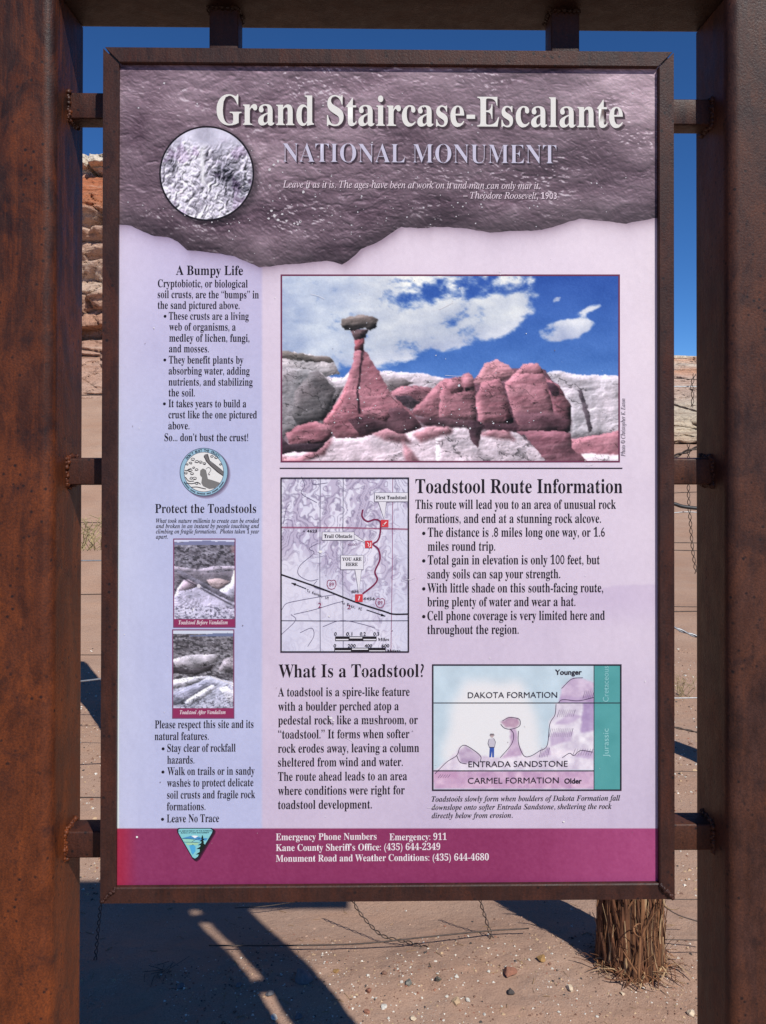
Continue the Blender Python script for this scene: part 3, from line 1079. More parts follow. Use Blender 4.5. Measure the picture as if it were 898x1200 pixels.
    return img + (g * 16)[..., None]


ph.paint(330.5, 322.5, 725.5, 541, 0.9, photo, 1)
ph.frame(329, 321.6, 726.6, 541.9, 1.9, (112, 52, 80), 2)
div = Ink('divider_line')
div.stroke([(328, 548.8), (529, 548.8), (729.5, 548.8)], 1.5, (48, 38, 50), 2)
cred = Ink('photo_credit')
cred.text('Photo © Christopher K. Eaton', 'I', 732.8, 535, 467, 4.8, (52, 44, 54), 2, up=True)

# ---- trail map
mp_ = Ink('trail_map')
AM = lambda x, y: (325 + x / 5.581, 555 + y / 5.581)
LM = lambda pts: [AM(*p) for p in pts]


def smooth(pts, k=8):
    p = np.array(pts, float)
    p = np.vstack([2 * p[0] - p[1], p, 2 * p[-1] - p[-2]])
    out = []
    for i in range(1, len(p) - 2):
        for t in np.linspace(0, 1, k, endpoint=False):
            a, b, c, d = p[i - 1:i + 3]
            out.append(.5 * ((2 * b) + (-a + c) * t + (2 * a - 5 * b + 4 * c - d) * t ** 2 + (-a + 3 * b - 3 * c + d) * t ** 3))
    out.append(p[-2])
    return out


def topo(U, V):
    ux, vx = U - 330, V - 560
    rough = sstep(.30, .62, fbm(ux * .02 + 1, vx * .016, 201, 3) + .22 * sstep(60, 0, vx) - .35 * sstep(100, 175, vx) * (1 - .6 * sstep(80, 120, ux)) - .25 * sstep(60, 20, ux) * sstep(60, 100, vx) + .12 * sstep(60, 110, ux))
    F = lambda du=0: fbm((ux + du + vx * .45) * .021, (vx - .35 * (ux + du)) * .015, 205, 4, .48) + .10 * fbm((ux + du) * .12, vx * .12, 206, 2)
    f = F()
    gxx = F(1.2) - f
    img = np.array([217, 213, 232.]) + (fbm(ux * .02, vx * .02, 207, 3) - .5)[..., None] * np.array([26, 22, 12])
    img = img + (np.clip(gxx * 420, -1, .3) * (2 + 11 * rough))[..., None]
    img = over(img, (160, 132, 176), rough * sstep(.45, 1., np.clip(-gxx * 420, 0, 1)) * .26)
    for k, w, st in ((17, .075, .8), (7, .04, .8)):
        q = f * k
        ln = np.abs(q - np.round(q))
        img = over(img, (104, 92, 124), (1 - sstep(w * .45, w * 1.7, ln)) * (st * (.12 + .5 * rough)))
    return img


mp_.paint(330, 560.5, 479, 764, 0.8, topo, 1)
for x in (282, 432, 756):
    mp_.stroke([AM(x, 30), AM(x - 3, 600), AM(x - 12 * (x > 700), 1160)], .8, (112, 108, 132) if x < 500 else (150, 96, 130), 2)
mp_.stroke(LM([(28, 962), (430, 964), (858, 962)]), 1.0, (70, 68, 90), 2)
mp_.stroke(LM([(28, 350), (430, 352), (858, 362)]), 1.0, (152, 76, 108), 2)
mp_.stroke(LM([(28, 356), (430, 358), (858, 368)]), .5, (160, 96, 122), 2)
for q in ([(265, 455), (210, 490), (240, 520), (150, 600), (140, 660), (210, 700), (270, 690)], [(80, 200), (60, 230), (40, 330)], [(30, 890), (60, 850), (140, 830), (250, 810), (380, 790)],
          [(110, 920), (240, 890), (370, 850), (430, 835)], [(30, 1050), (120, 960), (90, 920)], [(200, 1130), (240, 1060), (225, 1010), (150, 1040)], [(260, 700), (240, 740), (330, 770)], [(160, 20), (180, 80), (160, 130), (260, 190)],
          [(225, 40), (240, 70), (330, 60)], [(300, 1000), (420, 960), (560, 985), (640, 1010)]):
    mp_.stroke(smooth(LM(q), 6), .65, (112, 104, 132), 3)
mp_.stroke(smooth(LM([(560, 235), (556, 280), (590, 312), (640, 300), (675, 318), (672, 400), (655, 440), (628, 462), (662, 495), (672, 560), (640, 640), (655, 690), (630, 730), (560, 785)]), 8), 1.9, (122, 40, 78), 4)
mp_.stroke(smooth(LM([(28, 660), (280, 748), (520, 842), (700, 900), (760, 918), (858, 918)]), 5), 1.7, (34, 30, 38), 4)
for a, b in (((190, 752), (94, 714)), ((585, 890), (708, 932))):
    mp_.stroke(LM([a, b]), .9, (34, 30, 38), 5)
    d = np.array(b, float) - a
    d /= np.hypot(*d)
    nn = np.array([-d[1], d[0]])
    mp_.poly([AM(*b), AM(*(np.array(b) - 30 * d + 9 * nn)), AM(*(np.array(b) - 30 * d - 9 * nn))], (34, 30, 38), 5)
for (x0, y0, x1, y1), tip, base in (((635, 122, 856, 184), (700, 298), (660, 715)), ((293, 380, 505, 436), (585, 452), None), ((414, 532, 566, 628), (535, 785), (508, 552))):
    if base:
        mp_.poly([AM(base[0], y1 - 4), AM(base[1], y1 - 4), AM(*tip)], (226, 222, 232), 5)
        mp_.stroke([AM(base[0], y1 - 4), AM(*tip), AM(base[1], y1 - 4)], .5, (110, 104, 124), 5.4)
    else:
        mp_.poly([AM(x1 - 4, 392), AM(x1 - 4, 424), AM(*tip)], (226, 222, 232), 5)
        mp_.stroke([AM(x1 - 4, 392), AM(*tip)], .5, (110, 104, 124), 5.4)
    mp_.rect(*AM(x0, y0), *AM(x1, y1), (226, 222, 232), 5.8)
    mp_.frame(*AM(x0, y0), *AM(x1, y1), .5, (120, 114, 132), 6.2)
for x0, y0, x1, y1 in ((678, 302, 728, 350), (575, 438, 622, 486), (510, 788, 560, 838)):
    mp_.rect(*AM(x0, y0), *AM(x1, y1), (206, 62, 72), 6)
mp_.stroke(LM([(690, 340), (715, 315)]), 1.0, (240, 230, 235), 6.6)
mp_.disc(*AM(696, 334), .9, (240, 230, 235), 6.6, 10)
mp_.stroke(LM([(590, 450), (600, 460), (596, 474)]), .8, (240, 230, 235), 6.6)
mp_.stroke(LM([(612, 450), (612, 476), (600, 480)]), .9, (240, 230, 235), 6.6)
mp_.stroke(LM([(534, 802), (540, 800), (532, 828)]), .9, (240, 230, 235), 6.6)


def mt(t, st, x0, y, x1, cap, col=(34, 28, 40), layer=6.8, off=0.0):
    a, b = AM(x0, y), AM(x1, y)
    mp_.text(t, st, a[0], a[1], b[0], cap / 5.581, col, layer, off=off)


mt('First Toadstool', 'B', 645, 167, 846, 23, off=.012)
mt('Trail Obstacle', 'B', 306, 420, 492, 23, off=.012)
mt('YOU ARE', 'B', 425, 569, 552, 21, off=.012)
mt('HERE', 'B', 448, 603, 527, 21, off=.012)
mt('4623', 'SB', 195, 383, 262, 17, off=.01)
mt('×', 'S', 170, 383, 184, 14)
mt('BM', 'S', 488, 780, 530, 17)
mt('4456', 'S', 563, 826, 640, 18)
mt('2', 'S', 268, 876, 290, 32, (150, 60, 100))
mt('2', 'S', 458, 884, 482, 26, (150, 60, 100))
mt('4600', 'I', 462, 470, 520, 15, (150, 120, 150))
for x, y in ((356, 725), (674, 845)):
    sh_ = [(-26, -24), (-14, -30), (0, -24), (14, -30), (26, -24), (30, 2), (20, 24), (0, 32), (-20, 24), (-30, 2)]
    pts = LM([(x + a, y + b) for a, b in sh_])
    mp_.stroke(pts + [pts[0]], .8, (150, 60, 100), 4)
    mt('89', 'S', x - 15, y + 11, x + 15, 24, (150, 60, 100), 4)
for t, (x0, y0), (x1, y1) in (('To Kanab, UT', (194, 772), (340, 822)), ('To Page, AZ', (422, 850), (556, 892))):
    n_ = len(t)
    for k, ch in enumerate(t):
        f_ = k / (n_ - 1)
        if ch != ' ':
            wd = {'T': 13, 'K': 13, 'U': 13, 'A': 13, 'P': 12, 'Z': 12, ',': 4}.get(ch, 10)
            xx, yy = x0 + (x1 - x0 - 13) * f_, y0 + (y1 - y0) * f_
            mt(ch, 'S', xx, yy, xx + wd, 17)
for y, n3, ends in ((1078, 3, (380, 650)), (1152, 3, (374, 710))):
    x0, x1 = ends
    mp_.rect(*AM(x0, y - 14), *AM(x1, y + 16), (34, 30, 38), 4)
    for k in range(n3):
        a, b = x0 + (x1 - x0) * k / n3, x0 + (x1 - x0) * (k + 1) / n3
        top = (k % 2 == 1)
        mp_.rect(*AM(a + 4, y - 9 if top else y + 3), *AM(b - 4, y - 1 if top else y + 11), (226, 222, 232), 5)
for t, x0, x1 in (('0', 374, 390), ('0.1', 452, 492), ('0.2', 542, 580), ('0.3', 630, 668)):
    mt(t, 'SB', x0, 1058, x1, 22, off=.01)
for t, x0, x1 in (('0', 370, 386), ('200', 462, 514), ('400', 572, 622), ('600', 684, 734)):
    mt(t, 'SB', x0, 1134, x1, 20, off=.01)
mt('Miles', 'B', 660, 1092, 732, 19)
mt('Meters', 'B', 720, 1163, 806, 15)
mp_.frame(329, 559.4, 479.6, 764.4, 1.5, (40, 34, 44), 7)

# ---- geology diagram
dg = Ink('geology_diagram')
AD = lambda x, y: (500 + x / 3.821, 770 + y / 3.821)
LD = lambda pts: [AD(*p) for p in pts]


def water(U, V):
    x, y = (U - 500) * 3.821, (V - 770) * 3.821
    w = fbm(U * .06, V * .06, 301, 4)
    img = np.array([194, 211, 224.]) + (w - .5)[..., None] * 26
    white = blur(blur(inpoly(x + 60 * (w - .5), y + 60 * (w - .5), [(110, 260), (170, 120), (330, 95), (430, 110), (460, 190), (490, 260), (510, 400), (480, 470), (90, 480), (60, 450), (90, 340)]).astype(float), 6), 5)
    img = over(img, (230, 228, 232), white)
    def wash(img, pts, col, seed, k=.9):
        m = blur(inpoly(x + 14 * (fbm(U * .15, V * .15, seed, 3) - .5), y, pts).astype(float), 1)
        n = fbm(U * .12, V * .12, seed + 3, 4)
        return over(img, np.asarray(col, float) + (n - .5)[..., None] * np.array([70, 80, 60]), m * k)
    img = wash(img, [(590, 205), (610, 130), (650, 95), (700, 95), (750, 115), (750, 205)], (198, 172, 202), 311)
    img = wash(img, [(580, 205), (750, 205), (750, 420), (700, 430), (600, 445), (500, 440), (545, 390), (550, 290), (575, 255)], (226, 214, 228), 313)
    img = wash(img, [(700, 205), (750, 205), (750, 330), (690, 340)], (160, 132, 182), 315, .7)
    img = wash(img, [(30, 510), (100, 455), (150, 400), (240, 440), (330, 450), (375, 410), (430, 440), (470, 445), (520, 410), (750, 420), (750, 505)], (224, 210, 226), 317)
    for q_, s_ in (([(590, 205), (600, 175), (680, 180), (750, 165), (750, 205)], 341), ([(575, 300), (640, 250), (700, 265), (640, 300)], 343), ([(550, 400), (560, 340), (660, 335), (640, 375)], 345), ([(660, 445), (700, 415), (750, 425), (750, 460)], 347), ([(500, 450), (545, 400), (560, 440)], 349)):
        img = wash(img, q_, (178, 152, 192), s_, .6)
    img = wash(img, [(138, 430), (175, 395), (240, 440), (235, 470), (170, 478), (150, 470)], (184, 162, 190), 319)
    img = wash(img, [(335, 290), (370, 268), (410, 275), (420, 300), (400, 318), (350, 315)], (176, 140, 166), 321)
    img = wash(img, [(375, 320), (405, 318), (412, 380), (430, 440), (340, 455), (375, 400)], (196, 168, 198), 323)
    img = wash(img, [(30, 510), (750, 510), (750, 592), (30, 592)], (204, 164, 196), 325)
    img = over(img, (192, 146, 182), blur(((y > 512) & (y < 545) & (x < 110 + 60 * w) & (x > 34)).astype(float), 2) * .6)
    teal = x > 750
    img = np.where(teal[..., None], np.array([84, 158, 160.]) + (w - .5)[..., None] * 16, img)
    return img


dg.paint(507, 779, 728, 926, 1.0, water, 1)
LN = (46, 38, 52)
dg.frame(506.5, 778.3, 728.5, 926.6, 1.7, LN, 4)
dg.stroke(LD([(32, 205), (450, 205), (868, 205)]), 1.0, LN, 3)
dg.stroke(LD([(32, 509), (450, 509), (750, 509)]), 1.2, LN, 3)
dg.stroke(LD([(750, 36), (750, 300), (750, 594)]), .8, LN, 3)
for q in ([(38, 522), (90, 470), (135, 440), (150, 405), (178, 396), (240, 440), (240, 470)], [(135, 440), (150, 470), (180, 478)], [(412, 330), (412, 385), (435, 440), (465, 443), (505, 420), (540, 395), (552, 300), (575, 258), (580, 210)],
          [(332, 300), (350, 318), (380, 322), (414, 310), (420, 290), (410, 275), (370, 270), (340, 285)], [(375, 322), (390, 345), (380, 390), (330, 450)], [(608, 450), (640, 430), (660, 440), (690, 418), (745, 425)],
          [(590, 205), (610, 190), (680, 195), (750, 180)], [(605, 140), (650, 98), (700, 92)]):
    dg.stroke(smooth(LD(q), 6), .7, (74, 62, 86), 3)
for x0, x1, y0, y1, n_ in ((585, 660, 235, 268, 9), (548, 650, 318, 358, 13), (505, 545, 405, 448, 6), (655, 740, 410, 440, 8), (700, 745, 150, 185, 6), (52, 100, 525, 540, 5)):
    zz = []
    for k in range(n_ * 2):
        f_ = k / (n_ * 2 - 1)
        zz.append((x0 + (x1 - x0) * f_ + (6 if k % 2 else 0), y0 if k % 2 else y1))
    dg.stroke(LD(zz), .6, (98, 82, 118), 3)
# hiker in the drawing
dg.poly(LD([(283, 402), (303, 402), (302, 448), (294, 448), (293, 418), (289, 448), (281, 448)]), (58, 88, 170), 3)
dg.poly(LD([(280, 366), (300, 362), (308, 380), (304, 404), (282, 404), (276, 384)]), (196, 190, 204), 3)
dg.stroke(LD([(280, 366), (275, 386), (282, 404), (304, 404), (309, 380), (301, 363)]), .5, (80, 70, 92), 4)
dg.disc(*AD(293, 352), 2.1, (190, 168, 170), 3, 14)
dg.poly(LD([(282, 350), (286, 342), (300, 342), (305, 350)]), (128, 118, 126), 4)


def dt(t, st, x0, y, x1, cap, col=(42, 36, 48), off=0.0):
    a, b = AD(x0, y), AD(x1, y)
    dg.text(t, st, a[0], a[1], b[0], cap / 3.821, col, 5, off=off)


dt('DAKOTA FORMATION', 'S', 185, 183, 585, 26)
dt('ENTRADA SANDSTONE', 'S', 188, 492, 632, 26)
dt('CARMEL FORMATION', 'S', 185, 566, 592, 26)
dt('Younger', 'SB', 575, 78, 695, 22, off=.025)
dt('Older', 'SB', 617, 565, 695, 22, off=.025)
dg.text('Cretaceous', 'S', 713.2, 822.4, 780.4, 6.6, (142, 196, 200), 3, up=True)
dg.text('Jurassic', 'S', 713.2, 887, 853.6, 6.6, (150, 204, 206), 3, up=True)

cap_ = Ink('caption')
for k, (t, u1) in enumerate((('Toadstools slowly form when boulders of Dakota Formation fall', 727), ('downslope onto softer Entrada Sandstone, sheltering the rock', 717), ('directly below from erosion.', 601))):
    cap_.text(t, 'BI', 506, 939.4 + 9.7 * k, u1, 6.3, DARK, 2)


# ---- the two small photographs
AS = lambda pts, dy=0: [(195 + x / 5.333, 625 + (y + dy) / 5.333) for x, y in pts]


def scrubland(U, V, seed):
    n = fbm(U * .10, V * .25, seed, 4, .6)
    f = fbm(U * .40, V * .55, seed + 2, 4, .65)
    img = np.array([122, 114, 122.]) + (n - .5)[..., None] * 120 + (f - .5)[..., None] * 150
    return over(img, (52, 50, 54), sstep(.56, .66, fbm(U * .25, V * .5, seed + 4, 3)) * .8), n, f


def before(U, V):
    img, n, f = scrubland(U, V, 401)
    x, y = (U - 195) * 5.333, (V - 625) * 5.333
    img = over(img, (212, 215, 230), y < 50 + 8 * n)
    img = over(img, (120, 124, 168), (y > 50 + 14 * n - 10 * sstep(60, 200, x) + 8 * sstep(250, 420, x)) & (y < 72))
    img = over(img, (186, 120, 116), sstep(390, 420, x) * (y > 80) * (y < 120) * .6)
    rm = lambda im, pts, *a, **k: rockmass(im, U, V, AS(pts), *a, ns=2.6, **k)
    img = rm(img, [(40, 205), (200, 225), (300, 205), (440, 205), (440, 222), (200, 242), (40, 230)], (184, 166, 176), 405, .1)
    img = rm(img, [(40, 240), (120, 238), (300, 245), (440, 232), (440, 330), (300, 350), (60, 330)], (104, 94, 100), 406, .1, 60)
    img = rm(img, [(250, 290), (330, 280), (400, 300), (330, 350), (280, 330)], (172, 140, 130), 412, .1, 60)
    img = rm(img, [(40, 420), (70, 345), (110, 290), (170, 285), (240, 320), (330, 370), (440, 420), (440, 545), (40, 545)], (186, 176, 194), 407, .1, 40)
    img = rm(img, [(75, 362), (110, 292), (170, 285), (225, 322), (150, 350)], (186, 152, 162), 408, .2)
    img = rm(img, [(330, 358), (400, 310), (425, 230), (440, 235), (440, 420), (380, 400)], (200, 192, 208), 409, .2)
    img = rm(img, [(60, 230), (100, 235), (230, 305), (340, 365), (430, 415), (430, 436), (330, 392), (210, 328), (90, 264)], (112, 104, 116), 411, .1, 70)
    img = over(img, (52, 46, 56), np.exp(-((y - (300 + (x - 140) * .55)) / 7) ** 2) * (x > 90) * (x < 430) * .75)
    rip = np.sin((np.hypot(x - 60, (y - 400) * 1.3)) * .30 + 4 * n)
    img = img + (rip * 26 * sstep(395, 430, y) * (1 - sstep(190, 260, x)))[..., None]
    img = over(img, (98, 94, 112), sstep(.54, .60, f) * sstep(440, 470, y) * .85)
    img = over(img, (226, 222, 230), sstep(.44, .38, f) * sstep(430, 470, y) * .7)
    img = over(img, (228, 214, 206), np.hypot(x - 203, y - 330) < 12)
    return (img * .55 + img.mean(-1, keepdims=True) * .45) * np.array([.97, .97, 1.05])


def after(U, V):
    img, n, f = scrubland(U, V, 421)
    x, y = (U - 195) * 5.333, (V - 625) * 5.333 - 565
    img = over(img, (206, 216, 230), y < 66 - 6 * n)
    img = over(img, (96, 114, 172), (y > 68 - 14 * sstep(180, 330, x) + 8 * n) & (y < 80) & (x > 150))
    rm = lambda im, pts, *a, **k: rockmass(im, U, V, AS(pts, 565), *a, ns=2.6, **k)
    img = rm(img, [(36, 225), (120, 200), (180, 192), (330, 190), (320, 240), (180, 282), (60, 265)], (176, 164, 172), 425, .3, 70)
    img = rm(img, [(320, 300), (360, 220), (420, 200), (430, 300)], (152, 138, 146), 427, .3, 60)
    img = rm(img, [(36, 270), (160, 285), (300, 250), (280, 292), (180, 320), (36, 310)], (58, 52, 58), 429, .1, 30)
    img = rm(img, [(36, 390), (140, 350), (270, 325), (430, 370), (430, 545), (36, 545)], (172, 172, 198), 431, .1, 40)
    img = rm(img, [(36, 350), (180, 330), (270, 325), (180, 380), (40, 410)], (198, 192, 206), 433, .1)
    img = rm(img, [(36, 440), (150, 385), (250, 350), (330, 380), (220, 430), (120, 500), (36, 510)], (134, 134, 162), 435, .1)
    img = rm(img, [(110, 490), (200, 430), (290, 380), (320, 395), (240, 460), (140, 510)], (196, 194, 212), 437, .1)
    img = rm(img, [(330, 400), (380, 390), (430, 430), (430, 500), (380, 480)], (206, 200, 214), 439, .1)
    rip = np.sin((y - 360 + .55 * x + 22 * n) * .33)
    img = img + (rip * 15 * sstep(350, 380, y) * sstep(40, 80, x))[..., None]
    img = over(img, (84, 80, 100), sstep(.58, .64, f) * sstep(420, 470, y) * .8)
    img = img * .5 + img.mean(-1, keepdims=True) * np.array([.485, .485, .53])
    return over(img, (224, 218, 228), (np.abs(y - (330 + (x - 280) * .36)) < 4) & (x > 280))


MAG = (142, 48, 92)
for nm, fn, (u0, v0, u1, v1, v2), cpt, tx in (('small_photograph', before, (203.2, 631, 276.3, 725.4, 735.4), 'Toadstool Before Vandalism', (209.5, 731.6, 267)),
                                              ('small_photograph', after, (202, 737.4, 274.9, 829.8, 842), 'Toadstool After Vandalism', (211, 836.8, 264.5))):
    q = Ink(nm, 'small printed photograph captioned ' + cpt)
    q.paint(u0 + .5, v0 + .5, u1 - .5, v1, .75, fn, 1)
    q.rect(u0, v1, u1, v2, MAG, 2)
    q.frame(u0, v0, u1, v2, 1.2, (128, 66, 104), 3)
    q.text(cpt, 'BI', tx[0], tx[1], tx[2], 4.6, (232, 214, 224), 4)

# ---- crust emblem
em = Ink('round_emblem')
EU, EV = 239.1, 553.1
AE = lambda x, y: (205 + x / 12.83, 520 + y / 12.83)
LE = lambda pts: [AE(*p) for p in pts]
for dx, c in ((3.0, (166, 162, 194)), (2.2, (146, 138, 168)), (1.3, (118, 108, 134))):
    em.disc(EU + dx, EV + dx * .9, 28.4, c, 1 + (3 - dx) * .3, 48)
em.disc(EU, EV, 28.3, (84, 88, 112), 2, 60)
em.disc(EU, EV, 27.5, (150, 186, 208), 2.6, 60)
em.disc(EU, EV, 23.5, (78, 80, 100), 3.2, 60)
em.disc(EU, EV, 22.9, (228, 226, 226), 3.8, 60)
GR = (122, 120, 120)
em.poly(LE([(435, 185), (455, 160), (500, 150), (535, 270), (640, 345), (735, 430), (728, 488), (640, 430), (540, 340), (470, 265)]), (112, 108, 110), 4.4)
em.stroke(LE([(440, 190), (480, 265), (550, 340), (650, 425), (730, 482)]), .8, (40, 36, 40), 5)
em.stroke(LE([(490, 165), (520, 250), (600, 310), (700, 390), (738, 430)]), .5, (40, 36, 40), 5)
em.poly(LE([(385, 400), (425, 370), (470, 395), (480, 440), (500, 530), (560, 545), (690, 590), (600, 670), (520, 680), (430, 640), (400, 590), (410, 510), (380, 470)]), GR, 4.4)
em.stroke(smooth(LE([(470, 380), (510, 355), (545, 390), (515, 440), (500, 460)]), 5), .6, (90, 88, 92), 5)
rd = random.Random(3)
for x, y, s in ((270, 235, 34), (330, 270, 30), (240, 290, 26), (390, 275, 26), (445, 295, 26), (185, 310, 20), (230, 400, 34), (170, 440, 26), (260, 450, 30), (300, 520, 34), (330, 390, 26), (250, 520, 24), (620, 210, 26), (560, 190, 24), (690, 310, 18), (330, 600, 26), (285, 360, 20)):
    pts = [(x + s * rd.uniform(.6, 1.1) * math.cos(a), y + s * .7 * rd.uniform(.6, 1.1) * math.sin(a)) for a in np.linspace(0, 2 * math.pi, 8)]
    em.stroke(smooth(LE(pts), 4), .7, (66, 62, 66), 4.8)
    em.poly(LE([(x - s * .5, y + s * .3), (x, y + s * .1), (x + s * .6, y + s * .35), (x, y + s * .6)]), (54, 50, 54), 5.2)
for q in ([(170, 590), (260, 600), (340, 580), (390, 610)], [(250, 655), (330, 650), (400, 665), (470, 680)], [(160, 500), (210, 560), (290, 560)], [(150, 400), (200, 400), (250, 370)]):
    em.stroke(smooth(LE(q), 5), 1.0, (60, 56, 60), 4.8)
em.arc_text("DON'T BUST THE CRUST!", EU, EV, 24.1, -50, 46, 2.7, (40, 40, 52), 5)
for k in range(34):
    a = math.radians(118 + 124 * k / 33)
    if k not in (5, 11, 15, 22, 27):
        c = (EU + 25.6 * math.sin(a), EV - 25.6 * math.cos(a))
        em.disc(c[0], c[1], .8, (52, 54, 68), 5, 6)

# ---- agency badge
bd = Ink('agency_badge')
AB = lambda x, y: (200 + x / 14.97, 960 + y / 14.97)
LB = lambda pts: [AB(*p) for p in pts]


def tri(g):
    c = np.array([435, 345.])
    base = [(150, 152), (725, 152), (758, 182), (752, 225), (480, 680), (430, 712), (385, 690), (122, 235), (112, 190), (125, 162)]
    return [tuple(c + (np.array(p) - c) * g) for p in base]


bd.poly([(u + 2.0, v + 1.8) for u, v in LB(tri(1.02))], (84, 30, 62), 1.0)
bd.poly([(u + 1.2, v + 1.1) for u, v in LB(tri(1.01))], (48, 22, 42), 1.4)
bd.poly(LB(tri(1.0)), (28, 34, 46), 1.9)
bd.poly(LB(tri(.93)), (134, 200, 208), 2.4)
bd.poly(LB([(205, 330), (300, 305), (360, 290), (430, 285), (500, 310), (560, 330), (650, 330), (630, 370), (520, 372), (420, 350), (240, 342)]), (72, 142, 196), 2.9)
bd.poly(LB([(365, 290), (420, 282), (490, 292), (460, 312), (430, 330), (400, 312)]), (238, 242, 246), 3.3)
bd.poly(LB([(215, 345), (390, 345), (420, 372), (380, 400), (250, 396)]), (150, 206, 190), 2.9)
bd.poly(LB([(330, 460), (400, 440), (440, 480), (440, 560), (390, 625), (370, 590)]), (80, 168, 214), 2.9)
bd.poly(LB([(260, 410), (500, 412), (470, 450), (300, 450)]), (164, 206, 170), 2.9)
for q in ([(205, 334), (300, 340), (420, 350)], [(240, 398), (400, 402), (520, 412)], [(370, 400), (430, 360), (520, 330)]):
    bd.stroke(LB(q), .45, (40, 70, 90), 3.4)
bd.poly(LB([(560, 270), (578, 320), (572, 335), (598, 352), (572, 368), (590, 400), (580, 415), (612, 452), (500, 640), (485, 640), (500, 615), (445, 615), (512, 570), (515, 520), (455, 520), (520, 480), (530, 450), (480, 455), (540, 415), (545, 385), (510, 385), (550, 350), (540, 330)]), (18, 34, 30), 3.8)
bd.text('U.S. DEPARTMENT OF THE INTERIOR', 'S', *AB(140, 214), AB(728, 214)[0], 1.25, (30, 50, 62), 3.8, off=.02)
bd.text('BUREAU OF LAND MANAGEMENT', 'S', *AB(185, 246), AB(680, 246)[0], 1.25, (30, 50, 62), 3.8, off=.02)


# ---- headings and paragraphs
def lines(name, rows, style, cap, col, bullets=(), br=2.0, label=None, off=0.0):
    k = Ink(name, label)
    for t, u0, v, u1 in rows:
        k.text(t, style, u0, v, u1, cap, col, 2, off=off)
    for u, v in bullets:
        k.disc(u, v, br, col, 2, 14)


HD = (28, 22, 31)
lines('heading', [('A Bumpy Life', 206.4, 322, 285)], 'B', 10.8, HD)
lines('heading', [('Protect the Toadstools', 182, 601, 300.4)], 'B', 10.4, HD, off=-.002)
lines('heading', [('Toadstool Route Information', 487, 577.8, 729.6)], 'B', 16.4, HD)
lines('heading', [('What Is a Toadstool?', 326.7, 793.8, 497)], 'B', 15.2, HD, off=-.002)
lines('paragraph', [
    ('Cryptobiotic, or biological', 185.2, 336.4, 290.5), ('soil crusts, are the “bumps” in', 185, 349.2, 303.5), ('the sand pictured above.', 185, 361.8, 281),
    ('These crusts are a living', 198, 374.5, 291.7), ('web of organisms, a', 198.5, 387.2, 276.5), ('medley of lichen, fungi,', 198.5, 400.2, 292.5), ('and mosses.', 198.3, 412.7, 245),
    ('They benefit plants by', 198, 425.9, 285.5), ('absorbing water, adding', 197.8, 438.7, 292.8), ('nutrients, and stabilizing', 197.8, 451.7, 296.3), ('the soil.', 197.8, 464.4, 228.7),
    ('It takes years to build a', 197.7, 477.1, 288.8), ('crust like the one pictured', 197.6, 490.1, 301.3), ('above.', 197.4, 503, 222.3), ('So... don’t bust the crust!', 193, 516.8, 291)],
    'R', 8.9, DARK, bullets=((193.7, 370.6), (193.4, 421.8), (192.9, 473.2)), br=1.7)
lines('paragraph', [
    ('What took nature millenia to create can be eroded', 183, 612.6, 304), ('and broken in an instant by people touching and', 183, 618.8, 304),
    ('climbing on fragile formations.  Photos taken 1 year', 183, 625.1, 304), ('apart.', 183, 631.2, 197)], 'BI', 4.9, DARK)
lines('paragraph', [
    ('Please respect this site and its', 181.7, 853.4, 297.3), ('natural features.', 181.5, 867.2, 244.8), ('Stay clear of rockfall', 196.3, 881, 276.3), ('hazards.', 196.2, 894.8, 228),
    ('Walk on trails or in sandy', 196.4, 908.2, 298.6), ('washes to protect delicate', 196, 921.8, 297.2), ('soil crusts and fragile rock', 196, 935.8, 299.3), ('formations.', 195.8, 949.5, 241),
    ('Leave No Trace', 195.7, 963.6, 257)], 'R', 9.2, DARK, bullets=((191.4, 877.4), (191.2, 904.6), (190.7, 960)), br=1.8)
lines('paragraph', [
    ('This route will lead you to an area of unusual rock', 487, 596.3, 722), ('formations, and end at a stunning rock alcove.', 486.7, 612.8, 704.5),
    ('The distance is .8 miles long one way, or 1.6', 501.5, 629, 709), ('miles round trip.', 501.5, 645.3, 580.5), ('Total gain in elevation is only 100 feet, but', 501.5, 661.4, 703),
    ('sandy soils can sap your strength.', 501, 677.8, 656.5), ('With little shade on this south-facing route,', 501, 694.3, 707), ('bring plenty of water and wear a hat.', 501, 710.5, 674.5),
    ('Cell phone coverage is very limited here and', 501, 726.8, 709), ('throughout the region.', 501, 743, 608)], 'R', 10.8, DARK, bullets=((496.8, 625), (496.8, 657.2), (496.8, 690), (496.8, 722.5)), br=2.0)
lines('paragraph', [
    ('A toadstool is a spire-like feature', 326, 816, 480.2), ('with a boulder perched atop a', 326.2, 832.8, 467.5), ('pedestal rock, like a mushroom, or', 326.2, 849, 489.8),
    ('“toadstool.” It forms when softer', 326.2, 865.5, 480), ('rock erodes away, leaving a column', 326, 882, 491.3), ('sheltered from wind and water.', 326, 898.3, 472.3),
    ('The route ahead leads to an area', 326, 915, 477.2), ('where conditions were right for', 326, 931.5, 474.5), ('toadstool development.', 326, 948, 436)], 'R', 10.3, DARK)
lines('contact_lines', [
    ('Emergency Phone Numbers', 323.5, 984.6, 441.5), ('Emergency: 911', 456.5, 984.6, 523.5), ('Kane County Sheriff’s Office: (435) 644-2349', 323.5, 997.2, 516),
    ('Monument Road and Weather Conditions: (435) 644-4680', 323.5, 1009.8, 573)], 'B', 7.9, (232, 218, 226))

# ---- chips and bird lime on the laminate
rd = random.Random(21)


